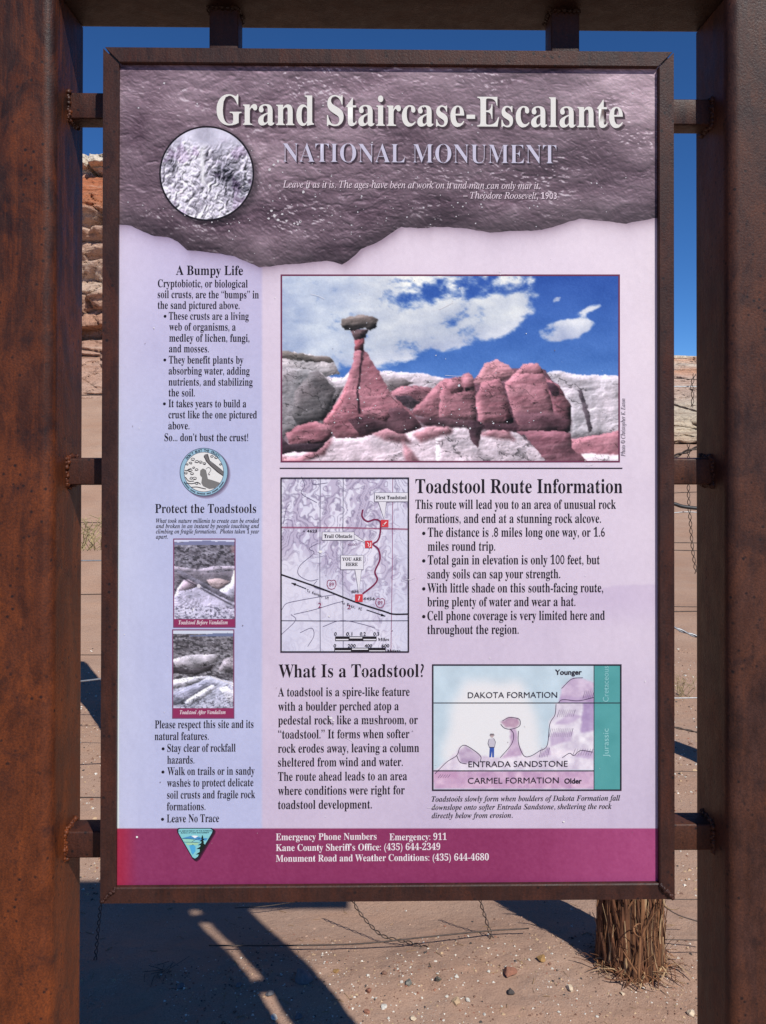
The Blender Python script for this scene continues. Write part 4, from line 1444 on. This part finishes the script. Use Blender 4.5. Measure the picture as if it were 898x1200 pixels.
def fleck(u, v, r, col, k=None):
    k = k or back
    n = rd.randint(5, 7)
    a0 = rd.uniform(0, 6)
    k.poly([(u + r * rd.uniform(.55, 1.2) * math.cos(a0 + 6.283 * i / n), v + r * rd.uniform(.5, 1.1) * math.sin(a0 + 6.283 * i / n)) for i in range(n)], col, 7.6 if k is back else 3.2)


for k in range(210):
    u = rd.choice((rd.gauss(330, 70), rd.gauss(470, 90), rd.uniform(145, 760)))
    v = rd.choice((rd.gauss(235, 22), rd.gauss(255, 22), rd.uniform(95, 300)))
    if 142 < u < 764 and 92 < v < edge_v(np.array([u]))[0] - 3:
        fleck(u, v, abs(rd.gauss(0, .40)) + .38, (198, 192, 200), ban)
for u, v in ((322, 253), (318, 247), (326, 258), (331, 251), (315, 256), (345, 262), (352, 260), (336, 259), (349, 263), (321, 193), (326, 189), (316, 199), (356, 225), (360, 220)):
    fleck(u, v, rd.uniform(1.2, 2.3), (206, 200, 206), ban)
for k in range(120):
    u = rd.choice((rd.gauss(425, 22), rd.uniform(335, 720), rd.gauss(520, 60)))
    v = rd.choice((rd.gauss(475, 28), rd.gauss(492, 10), rd.uniform(330, 535)))
    if 334 < u < 722 and 327 < v < 537:
        fleck(u, v, abs(rd.gauss(0, .35)) + .35, (205, 205, 214), ph)
for u, v, r in ((160.8, 980.5, 1.6), (388, 841, 2.4), (391, 844, 1.6), (376, 646.5, 2.2), (660.5, 962.5, 1.6), (386, 722, 1.2), (361, 715.5, 1.0), (323, 349, .8), (586, 318, .9)):
    fleck(u, v, r, (236, 232, 232))

for k in range(90):
    fleck(rd.uniform(142, 764), rd.uniform(300, 1030), abs(rd.gauss(0, .3)) + .3, rd.choice(((236, 232, 232), (236, 232, 232), (120, 104, 112))))
for k in range(9):
    u, v, a = rd.uniform(150, 740), rd.uniform(320, 1020), rd.uniform(-.6, .6)
    L = rd.uniform(6, 26)
    back.stroke(smooth([(u, v), (u + L * .5, v + L * .5 * a + rd.uniform(-1, 1)), (u + L, v + L * a)], 4), .35, (228, 222, 228), 7.5)

bpy.context.view_layer.update()
DG = bpy.context.evaluated_depsgraph_get()
CAPH = {}
for k, o in REFS.items():
    me = bpy.data.meshes.new_from_object(o.evaluated_get(DG))
    CAPH[k] = max(v.co.y for v in me.vertices)
    bpy.data.meshes.remove(me)
panel_o = None
for k in PENDING:
    o = k.build(board if panel_o is None else panel_o)
    if panel_o is None:
        panel_o = o
for o in [o for o in COL.objects if o.type == 'FONT']:
    c = o.data
    bpy.data.objects.remove(o)
    bpy.data.curves.remove(c)
# body of the panel behind the print
bm = bmesh.new()
g = bmesh.ops.create_cube(bm, size=1)
for v in bm.verts:
    v.co = Vector((v.co.x * (FW - 2 * LEG - .001), v.co.y * .004 + YP + .0023, v.co.z * (FH - 2 * LEG - .001))) + Vector((FX, 0, FZ)) - BO
me = bpy.data.meshes.new('backing_sheet')
bm.to_mesh(me)
bm.free()
link('backing_sheet', me, plain('panel_core', (.10, .09, .09), .6), panel_o)


# ------------------------------------------------------------------ fence posts, wire, stones
def px_ground(u, v, it=6):
    """where a stone seen at (u, v) on the survey photograph stands on the terrain"""
    r = np.array([(u - PPX) / FOC, -(v - PPY) / FOC, 1.0]) @ AX
    z = 0.0
    for _ in range(it):
        t = (z - EYE[2]) / r[2]
        p = EYE + t * r
        z = float(ground_z(p[0], p[1]))
    return p


def at_depth(u, v, y):
    r = np.array([(u - PPX) / FOC, -(v - PPY) / FOC, 1.0]) @ AX
    return EYE + r * ((y - EYE[1]) / r[1])


def bark_material():
    m, nt, b = node_mat('shaggy_juniper_bark')
    w = NT(nt)
    co = w.coord((1, 1, .06))
    f = w.noise(co, 105, 6, .75)
    c = w.ramp(f, [(.30, (.014, .006, .004)), (.44, (.075, .030, .014)), (.56, (.21, .088, .036)), (.72, (.38, .19, .085))])
    w.l(c, b.inputs['Base Color'])
    b.inputs['Roughness'].default_value = .9
    w.bump(b, f, .9, .006)
    return m


BARK = bark_material()
STRAW = [plain('bark_strip_tan', (.22, .098, .040), .85, 0, .45, 30), plain('bark_strip_brown', (.12, .046, .019), .9, 0, .5, 30), plain('bark_strip_pale', (.38, .25, .13), .8, 0, .35, 30)]


def ribbon(V, F, MI, pts, w, mi, nrm):
    pts = [Vector(p) for p in pts]
    nrm = Vector(nrm)
    b = len(V)
    for i, p in enumerate(pts):
        d = (pts[min(i + 1, len(pts) - 1)] - pts[max(i - 1, 0)])
        s = d.cross(nrm)
        s = s.normalized() if s.length > 1e-8 else Vector((1, 0, 0))
        ww = w * (1 - .6 * abs(2 * i / (len(pts) - 1) - 1) ** 2)
        V += [p + s * ww / 2, p - s * ww / 2 + nrm * ww * .25, p + nrm * w * .3]
    for i in range(len(pts) - 1):
        a, c = b + 3 * i, b + 3 * i + 3
        for j in range(3):
            F.append((a + j, a + (j + 1) % 3, c + (j + 1) % 3, c + j))
            MI.append(mi)


def fence_post(x, y, h, r, label, seed, lean=(0, 0), full=True):
    z0 = float(ground_z(x, y)) - .02
    root = empty('fence_post', (x, y, z0))
    tag(root, label, 'fence post', 'bark covered fence posts')
    rd = random.Random(seed)
    nt_, nz = 150, 90
    TH, ZZ = np.meshgrid(np.linspace(0, 2 * np.pi, nt_ + 1), np.linspace(-.15, h, nz))
    rr = r * (1.12 - .2 * np.clip(ZZ / h, 0, 1) + .12 * np.exp(-np.clip(ZZ, 0, 9) / .06))
    nx_, ny_ = np.cos(TH) * 3, np.sin(TH) * 3
    rr = rr * (1 + .16 * (fbm(nx_ * 2.2 + 9, ny_ * 2.2 + .8 * ZZ, seed, 3) - .5) + .42 * (fbm(nx_ * 6, ny_ * 6 + ZZ * 1.6, seed + 5, 4, .65) - .5))
    Pp = np.stack([rr * np.cos(TH) + lean[0] * ZZ, rr * np.sin(TH) + lean[1] * ZZ, ZZ], -1)
    me = grid_mesh('trunk', Pp)
    bm = bmesh.new()
    bm.from_mesh(me)
    bm.verts.ensure_lookup_table()
    top = [bm.verts[(nz - 1) * (nt_ + 1) + k] for k in range(nt_)]
    bm.faces.new(top)
    bmesh.ops.remove_doubles(bm, verts=bm.verts, dist=1e-5)
    bmesh.ops.recalc_face_normals(bm, faces=bm.faces)
    bm.to_mesh(me)
    bm.free()
    link('trunk', me, BARK, root, smooth=True)
    V, F, MI = [], [], []
    for k in range(430 if full else 90):
        a = rd.uniform(0, 2 * math.pi) if rd.random() < .4 else rd.uniform(math.pi * .95, math.pi * 2.05)
        z = rd.uniform(.0, h * .95) if rd.random() < .35 else rd.uniform(.0, .42)
        L = rd.uniform(.05, .22)
        rad0 = r * (1.10 - .18 * z / h) + .002
        curl = rd.uniform(0, .010) if rd.random() < .78 else rd.uniform(.012, .04)
        sw = rd.gauss(0, .20 if rd.random() < .75 else .7)
        pts = []
        for i in range(7):
            f_ = i / 6
            aa = a + sw * (f_ - .5) + .03 * math.sin(f_ * 5 + k)
            q = rad0 + .004 + curl * (2 * f_ - 1) ** 2 * (1 if i > 3 else .3)
            zz = z + L * (f_ - .5)
            pts.append((q * math.cos(aa) + lean[0] * zz, q * math.sin(aa) + lean[1] * zz, max(zz, .004)))
        ribbon(V, F, MI, pts, rd.choice((.0012, .0016, .002, .003, .004, .005, .010)) * rd.uniform(.7, 1.2), rd.choice((0, 0, 1, 1, 1, 1, 1, 2)), (math.cos(a), math.sin(a), 0))
    for k in range(120 if full else 30):                       # shreds fallen round the foot
        a = rd.uniform(0, 2 * math.pi) if rd.random() < .3 else rd.uniform(math.pi, 2 * math.pi)
        q = r * rd.uniform(1.0, 1.55 + .3 * (rd.random() < .2))
        c = Vector((q * math.cos(a), q * math.sin(a), 0))
        L = rd.uniform(.02, .09)
        b = rd.uniform(0, math.pi)
        dx, dy, up = math.cos(b) * L, math.sin(b) * L * .8, rd.uniform(-.2, 1) * L * .35
        hz = .012 + .055 * max(0, 1.35 - q / r) * rd.random()
        pts = []
        for i in range(5):
            f_ = i / 4 - .5
            px_, py_ = c.x + dx * f_, c.y + dy * f_ + .012 * math.sin(3 * f_ + k)
            gz = float(ground_z(x + px_, y + py_)) - z0
            pts.append((px_, py_, gz + hz + up * f_ + .012 * (.25 - f_ * f_)))
        ribbon(V, F, MI, pts, rd.uniform(.0016, .0045), rd.choice((0, 1, 1, 2)), (0, 0, 1))
    if full:                                                   # two thick curls of peeled bark
        for (ox, oz, s, mi) in ((-.012, .165, .013, 0), (.066, .235, .017, 2)):
            pts = [(ox + s * math.cos(t), -r * 1.15 - .012 - .006 * t, oz + s * .8 * math.sin(t)) for t in np.linspace(.2, 5.9, 14)]
            ribbon(V, F, MI, pts, .0035, mi, (0, -1, 0))
        for p0, p1 in (((-.045, .10), (.005, .02)), ((.00, .15), (-.012, .03))):
            pts = [(p0[0] + (p1[0] - p0[0]) * t, -r * 1.15 - .006 - .02 * t, p0[1] + (p1[1] - p0[1]) * t) for t in np.linspace(0, 1, 6)]
            ribbon(V, F, MI, pts, .0055, 0, (0, -1, 0))
    me = mesh_arrays('bark_strips', V, F)
    me.polygons.foreach_set('material_index', np.array(MI, np.int32))
    tag(link('bark_strips', me, STRAW, root), kind='stuff')
    return root


FP = px_ground(745, 1152)
fence_post(FP[0] + .012, FP[1] + .085, 1.25, .071, 'shaggy bark fence post showing below the right end of the board', 5)
fence_post(-1.06, 2.78, 1.42, .080, 'bark fence post behind the left half of the board', 9, (-.03, .02), False)
fence_post(1.78, 2.02, 1.1, .06, 'thin bark fence post beyond the right steel post', 14, (0, 0), False)


def tube_path(V, F, pts, r, n=6):
    pts = [Vector(p) for p in pts]
    b = len(V)
    up = Vector((0.13, 0.31, 0.94)).normalized()
    for i, p in enumerate(pts):
        d = (pts[min(i + 1, len(pts) - 1)] - pts[max(i - 1, 0)]).normalized()
        a = d.cross(up)
        if a.length < .05:
            a = d.cross(Vector((1, 0, 0)))
        a.normalize()
        c = d.cross(a)
        for k in range(n):
            t = 2 * math.pi * k / n
            V.append(p + a * r * math.cos(t) + c * r * math.sin(t))
    for i in range(len(pts) - 1):
        for k in range(n):
            F.append((b + i * n + k, b + i * n + (k + 1) % n, b + (i + 1) * n + (k + 1) % n, b + (i + 1) * n + k))
    F.append(tuple(b + k for k in range(n - 1, -1, -1)))
    F.append(tuple(b + (len(pts) - 1) * n + k for k in range(n)))


def resample(pts, n):
    p = np.array(smooth(pts, 10))
    s = np.r_[0, np.cumsum(np.linalg.norm(np.diff(p, axis=0), axis=1))]
    t = np.linspace(0, s[-1], n)
    return np.stack([np.interp(t, s, p[:, k]) for k in range(3)], 1), s[-1]


def wire(pts, r, label, mat, twist=0.0, rad=0.0, name='fence_wire', cat='wire', group='fence wires behind the board', straight=False, splay=0.0):
    pts = [np.asarray(p, float) for p in pts]
    L = sum(np.linalg.norm(pts[i + 1] - pts[i]) for i in range(len(pts) - 1))
    n = int(max(24, L / twist * 14)) if twist else 40
    c, L = resample(pts, n)
    V, F = [], []
    if twist:
        d = np.gradient(c, axis=0)
        d /= np.linalg.norm(d, axis=1)[:, None]
        a = np.cross(d, np.array([0.1, 1, 0.05]))
        a /= np.linalg.norm(a, axis=1)[:, None]
        b = np.cross(d, a)
        ph_ = np.linspace(0, 2 * math.pi * L / twist, n)
        rr = rad * (1 + splay * np.linspace(0, 1, n) ** 6)
        for s in (1, -1):
            q = c + s * rr[:, None] * (a * np.cos(ph_)[:, None] + b * np.sin(ph_)[:, None])
            tube_path(V, F, q, r, 5)
    else:
        tube_path(V, F, c, r, 6)
    o = c[0]
    me = mesh_arrays(name, [np.asarray(v) - o for v in V], F)
    return tag(link(name, me, mat, loc=o, smooth=True), label, cat, group)


WD = at_depth
# strands stapled between the posts; each passes behind the board and shows in a gap
for va, vb, dep, lab, r, mt_ in (
        (463, 463, 2.5, 'topmost dark wire in the left gap, level with the sandy slope', .0022, WIRE),
        (545, 544, 2.5, 'wire just above the middle bracket in the left gap', .0022, WIRE),
        (612, 613, 2.45, 'thin wire over the dry scrub in the left gap', .0016, WIRE),
        (657, 657, 2.45, 'thick grey wire below the dry scrub in the left gap', .0032, WIRE_PALE),
        (697, 696, 2.4, 'dark wire across the rippled sand in the left gap', .0020, WIRE),
        (767, 768, 2.4, 'wire just above the black shadow in the left gap', .0018, WIRE),
        (934, 935, 2.0, 'wire close above the bottom left bracket', .0022, WIRE)):
    wire([WD(40, va, dep), WD(106, (va + vb) / 2, dep), WD(185, vb - 1, dep)], r, lab, mt_)
wire([WD(60, 801, 2.2), WD(106, 797, 2.2), WD(180, 787, 2.2)], .0033, 'pale thick wire crossing the black shadow in the left gap', WIRE_PALE)
for pts, r, lab, mt_, tw, rad in (
        ([(760, 441), (803, 444), (850, 446)], .0012, 'thin upper wire in the right gap, holding a wire stay', WIRE, 0, 0),
        ([(760, 453), (803, 453), (850, 453)], .0020, 'grey level wire in the right gap, just below the upper wire', WIRE_PALE, 0, 0),
        ([(762, 466), (803, 478), (850, 492)], .0016, 'dark twisted wire sloping down to the right over the pale ledge', WIRE, .05, .0016),
        ([(760, 549), (803, 530), (850, 514)], .0028, 'thick twisted wire rising to the right above the middle bracket', WIRE, .06, .003),
        ([(760, 580), (803, 577), (850, 576)], .0012, 'thin wire just below the middle right bracket', WIRE, 0, 0),
        ([(760, 606), (803, 600), (850, 604)], .0016, 'grey wire beneath the black cable in the right gap', WIRE_PALE, 0, 0),
        ([(760, 636), (803, 636), (850, 637)], .0013, 'thin wire with a bright spot in the right gap', WIRE, 0, 0),
        ([(760, 644), (803, 645), (850, 646)], .0013, 'thin wire close under the bright spotted wire', WIRE, 0, 0),
        ([(760, 710), (803, 711), (850, 711)], .0012, 'faint thin wire over the pebbly sand in the right gap', WIRE, 0, 0),
        ([(760, 717), (803, 716.5), (850, 716)], .0018, 'dark level wire over the pebbly sand in the right gap', WIRE, 0, 0),
        ([(760, 720), (803, 741), (850, 756)], .0024, 'pale twisted wire sagging to the right below the level wires', WIRE_PALE, .07, .0024),
        ([(760, 818), (803, 818), (850, 817)], .0018, 'grey level wire below the dry twigs in the right gap', WIRE_PALE, 0, 0),
        ([(760, 846), (803, 855), (850, 866)], .0016, 'twisted wire just above the black shadow in the right gap', WIRE, .06, .0018),
        ([(760, 903), (803, 904), (850, 905)], .0010, 'thin wire just beneath the black shadow in the right gap', WIRE, 0, 0)):
    wire([WD(u, v, 1.35) for u, v in pts], r, lab, mt_, tw, rad)
wire([WD(u, v, 1.3) for u, v in ((755, 586), (788, 590), (803, 594), (850, 599))], .0052, 'thick black cable sloping across the right gap', CABLE, name='cable', cat='cable', group=None)
# twisted wire stays hanging from the strands
ST = 'twisted wire stays of the fence'
wire([WD(814, 438, 1.33), WD(811, 452, 1.33), WD(812, 466, 1.33), WD(811, 477, 1.33)], .0011, 'twisted stay hanging before the red hill in the right gap', WIRE, .038, .0034, 'wire_stay', 'wire stay', ST)
wire([WD(807, 520, 1.33), WD(807, 577, 1.33), WD(809, 610, 1.33), WD(812, 645, 1.33), WD(816, 672, 1.33)], .0011, 'long twisted stay hanging below the middle right bracket', WIRE, .040, .0036, 'wire_stay', 'wire stay', ST)
wire([WD(122, 1040, 1.25), WD(118, 1062, 1.25), WD(115, 1090, 1.25), WD(111, 1134, 1.25)], .0013, 'twisted stay standing in the shade below the left corner of the board', WIRE, .038, .0036, 'wire_stay', 'wire stay', ST)
wire([WD(408, 1040, 1.36), WD(418, 1064, 1.37), WD(436, 1086, 1.36), WD(452, 1098, 1.33), WD(478, 1104, 1.32), WD(510, 1113, 1.29), WD(553, 1122, 1.26)], .0014, 'bent twisted stay with its open end pointing right', WIRE, .046, .0034, 'wire_stay', 'wire stay', ST, splay=.8)
wire([WD(558, 1036, 1.33), WD(564, 1060, 1.33), WD(571, 1082, 1.33), WD(577, 1102, 1.32)], .0014, 'short twisted stay hanging left of the shadow of the bark post', WIRE, .044, .0036, 'wire_stay', 'wire stay', ST, splay=.6)
wire([WD(245, 1108, 1.27), WD(330, 1108, 1.275), WD(420, 1106, 1.28), WD(500, 1098, 1.30), WD(570, 1091, 1.32), WD(620, 1088, 1.33)], .0019, 'bottom wire sagging low across the sand under the board', WIRE)
wire([WD(760, 1046, 1.2), WD(787, 1068, 1.2), WD(812, 1078, 1.2), WD(850, 1088, 1.2)], .0016, 'wire leading right from the curl on the shaggy bark post', WIRE)
wire([WD(780, 1101, 1.2), WD(803, 1101.5, 1.2), WD(850, 1102, 1.2)], .0012, 'lowest wire right of the shaggy bark post', WIRE)
wire([WD(760, 1053, 1.25), WD(803, 1054, 1.25), WD(850, 1054, 1.25)], .0011, 'thin wire level with the lower right corner of the board', WIRE)
wire([WD(275, 1064, 1.5), WD(310, 1062, 1.51), WD(345, 1057, 1.53), WD(390, 1050, 1.55)], .0013, 'thin wire close under the left half of the board', WIRE)

# ---- stones
STONE_COL = {
    'white': (.62, .58, .50), 'cream': (.58, .46, .32), 'tan': (.46, .32, .19), 'red': (.27, .115, .07), 'brown': (.17, .09, .06),
    'olive': (.13, .12, .09), 'grey': (.15, .14, .14), 'green': (.17, .163, .135), 'ochre': (.30, .17, .06), 'dark': (.06, .05, .045)}
STONE = {k: plain('stone_' + k, c, .85, 0, .3, 90, .6, .003) for k, c in STONE_COL.items()}


def stone_mesh(seed, s, flat):
    bm = bmesh.new()
    bmesh.ops.create_icosphere(bm, subdivisions=3, radius=1)
    rd = random.Random(seed)
    planes = [(Vector((rd.gauss(0, 1), rd.gauss(0, 1), rd.gauss(0, 1))).normalized(), rd.uniform(.42, .72)) for _ in range(12)]
    for v in bm.verts:
        for nrm, d in planes:
            e = v.co.dot(nrm) - d
            if e > 0:
                v.co -= nrm * e * .985
        f_ = float(fbm(np.array([v.co.x * 2.5 + seed]), np.array([v.co.y * 2.5 + v.co.z * 1.7]), seed, 3)[0])
        v.co *= 1 + .22 * (f_ - .5)
        v.co = Vector((v.co.x * s, v.co.y * s * .85, v.co.z * s * flat))
    me = bpy.data.meshes.new('stone')
    bm.to_mesh(me)
    bm.free()
    return me


STN = 'loose stones on the sand'
for k, (u, v, w_, col, flat, lab) in enumerate((
        (354, 1150, 29, 'grey', .55, 'big flat grey stone in the shade at the shadow edge'),
        (597, 1144, 24, 'red', .65, 'largest red brown stone on the sunlit sand'),
        (635, 1127, 15, 'ochre', .6, 'ochre brown stone left of the foot of the bark post'),
        (669, 1161, 14, 'cream', .7, 'pale rounded stone in front of the bark post'),
        (479, 1155, 14, 'green', .7, 'grey green broken stone below the bent wire stay'),
        (450, 1142, 9, 'brown', .7, 'small dark brown stone left of the grey green stone'),
        (514, 1150, 11, 'olive', .7, 'olive stone right of the grey green stone'),
        (536, 1177, 13, 'tan', .75, 'tan stone with a shaded side beside a white pebble'),
        (600, 1166, 11, 'dark', .85, 'blackish stone below the largest red brown stone'),
        (432, 1164, 9, 'red', .9, 'small upright red stone near the shadow edge'),
        (450, 1182, 12, 'white', .4, 'flat white stone right of the shadow edge'),
        (485, 1196, 10, 'cream', .6, 'cream stone at the lower edge of the picture'),
        (811, 1190, 11, 'cream', .9, 'pale stone at the foot of the right steel post'),
        (394, 1140, 10, 'ochre', .5, 'small ochre stone at the edge of the broad shadow'),
        (280, 1157, 11, 'grey', .7, 'grey stone in the shade left of the bright strip'),
        (317, 1167, 13, 'grey', .5, 'grey stone lying across the break of the bright strip'),
        (322, 1195, 11, 'white', .6, 'pale stone inside the bright strip at the bottom'),
        (349, 1195, 12, 'grey', .6, 'grey stone in the shade right of the bright strip'),
        (212, 1158, 11, 'grey', .7, 'grey stone right of the dark twig pile'),
        (730, 1166, 8, 'cream', .6, 'small cream stone among the bark shreds'),
        (430, 1188, 9, 'red', .7, 'small reddish stone near the bottom shadow edge'))):
    p = px_ground(u, v)
    dist = p[1] - EYE[1]
    s = w_ / FOC * dist / 2
    o = link('stone', stone_mesh(100 + k, s, flat), STONE[col], loc=(p[0], p[1] + s * .3, float(ground_z(p[0], p[1])) + s * flat * .4), smooth=False)
    o.rotation_euler.z = k * 1.3
    tag(o, lab, 'stone', STN)
peb = [stone_mesh(300 + k, 1.0, .6) for k in range(5)]
for m_ in peb:
    m_.materials.append(STONE['white'])
for k, (u, v, w_) in enumerate(((535, 1145, 8), (548, 1173, 8), (573, 1139, 7), (524, 1168, 5.5), (455, 1194, 5), (593, 1134, 6.5), (471, 1151, 5), (620, 1125, 5), (568, 1189, 5), (513, 1141, 4), (502, 1112, 4), (441, 1170, 4), (605, 1120, 4), (655, 1186, 4.5),
                               (700, 1192, 5), (560, 1150, 4), (588, 1180, 4), (630, 1160, 4), (520, 1196, 4.5), (466, 1136, 4))):
    p = px_ground(u, v)
    s = w_ / FOC * (p[1] - EYE[1]) / 2
    o = bpy.data.objects.new('pebble', peb[k % 5])
    COL.objects.link(o)
    o.location = (p[0], p[1], float(ground_z(p[0], p[1])) + s * .2)
    o.scale = (s, s, s)
    o.rotation_euler.z = k * 2.1
    tag(o, 'small white pebble on the sunlit sand', 'pebble', 'small white pebbles')

# grit: countless tiny chips pressed into the sand
V, F, MI = [], [], []
rd = random.Random(77)
base = [Vector(p) for p in ((1, 0, -.2), (-.5, .9, -.2), (-.6, -.8, -.2), (.1, .1, .7), (.3, .6, .35), (-.4, -.2, .6))]
tri_ = [(0, 4, 3), (4, 1, 3), (1, 5, 3), (5, 2, 3), (2, 0, 3), (0, 1, 4), (1, 2, 5), (0, 2, 1)]
cnt = 0
while cnt < 7500:
    y = rd.choice((rd.uniform(.85, 1.45), rd.gauss(1.15, .14), rd.uniform(1.3, 4.2)))
    x = rd.uniform(-1.4, 1.4) if y < 1.6 else rd.choice((-1, 1)) * rd.uniform(.3, .46) * (y + .92)
    if float(fbm(np.array([x * 3.]), np.array([y * 3.]), 88, 2)[0]) < .40 or y < .8:
        continue
    if y > 1.36 and y < 1.6 and rd.random() < .75:
        continue
    cnt += 1
    s = (abs(rd.gauss(0, .0017)) + .0009) * (1.0 if y < 1.6 else 1.7)
    z = float(ground_z(x, y))
    a = rd.uniform(0, 6.28)
    b = len(V)
    ca, sa = math.cos(a), math.sin(a)
    for q in base:
        V.append((x + s * (q.x * ca - q.y * sa), y + s * (q.x * sa + q.y * ca), z + s * .7 * q.z + s * .15))
    mi = rd.choice((0, 0, 1, 1, 2, 3, 3, 4))
    for t in tri_:
        F.append(tuple(b + i for i in t))
        MI.append(mi)
for k in range(900):
    y = rd.gauss(1.1, .17)
    x = rd.uniform(-1.0, 1.0)
    if y < .8 or y > 1.5 or float(fbm(np.array([x * 4.]), np.array([y * 4.]), 93, 2)[0]) < .46:
        continue
    s = rd.uniform(.0025, .0075)
    z = float(ground_z(x, y))
    a = rd.uniform(0, 6.28)
    b = len(V)
    ca, sa = math.cos(a), math.sin(a)
    for q in base:
        V.append((x + s * (q.x * ca - q.y * sa) * rd.uniform(.8, 1.2), y + s * (q.x * sa + q.y * ca) * rd.uniform(.8, 1.2), z + s * .55 * q.z))
    mi = 5 if rd.random() < .9 else 3
    for t in tri_:
        F.append(tuple(b + i for i in t))
        MI.append(mi)
me = mesh_arrays('gravel', V, F)
me.polygons.foreach_set('material_index', np.array(MI, np.int32))
tag(link('gravel', me, [STONE['white'], STONE['brown'], STONE['red'], STONE['tan'], STONE['dark'], plain('dirt_clod', (.37, .24, .175), .95, 0, .2, 120)]), kind='stuff')


V, F = [], []
for k in range(150):
    y = rd.uniform(.82, 1.6)
    x = rd.uniform(-.9, .95)
    a, L = rd.uniform(0, 6.28), rd.uniform(.006, .03)
    q = [(x + L * t * math.cos(a), y + L * t * math.sin(a), float(ground_z(x + L * t * math.cos(a), y + L * t * math.sin(a))) + .0012) for t in (-.5, 0, .5)]
    tube_path(V, F, q, rd.uniform(.0004, .0011), 4)
tag(link('litter', mesh_arrays('litter', V, F), plain('straw_litter', (.30, .19, .10), .9)), kind='stuff')

# ---- dry plants and twigs
def twig_clump(loc, n, h, spread, label, mats, seed, lie=False, cat='dry plant', name='dry_shrub'):
    rd = random.Random(seed)
    V, F = [], []
    for k in range(n):
        a = rd.uniform(0, 2 * math.pi)
        L = h * rd.uniform(.4, 1.0)
        sp = spread * rd.uniform(.3, 1)
        p0 = np.array([rd.gauss(0, spread * .25), rd.gauss(0, spread * .25), 0])
        end = p0 + np.array([math.cos(a) * sp, math.sin(a) * sp, L])
        midp = (p0 + end) / 2 + np.array([rd.gauss(0, .1), rd.gauss(0, .1), rd.gauss(0, .05)]) * L
        tube_path(V, F, [p0, midp, end], h * .006 + .0006, 4)
        for j in range(3):
            q = midp + (end - midp) * rd.random()
            tube_path(V, F, [q, q + np.array([rd.gauss(0, .16), rd.gauss(0, .16), rd.uniform(0, .2)]) * L], h * .004 + .0005, 4)
    me = mesh_arrays(name, V, F)
    return tag(link(name, me, mats, loc=loc), label, cat)


SCRUB = plain('dry_scrub', (.34, .27, .14), .9, 0, .35, 20)
p = px_ground(104, 640)
twig_clump((p[0], p[1], p[2] - .01), 34, .10, .10, 'dry grassy scrub on the sandy slope in the left gap', SCRUB, 4)
p = px_ground(798, 816)
twig_clump((p[0], p[1], p[2] - .01), 16, .13, .07, 'dry tan twigs standing on the sand in the right gap', SCRUB, 6)
p = px_ground(190, 1140)
twig_clump((p[0], p[1], p[2]), 16, .012, .055, 'dark twig pile lying in the shade below the board', plain('dead_twig', (.10, .075, .06), .9), 8, cat='twigs', name='twig_pile')
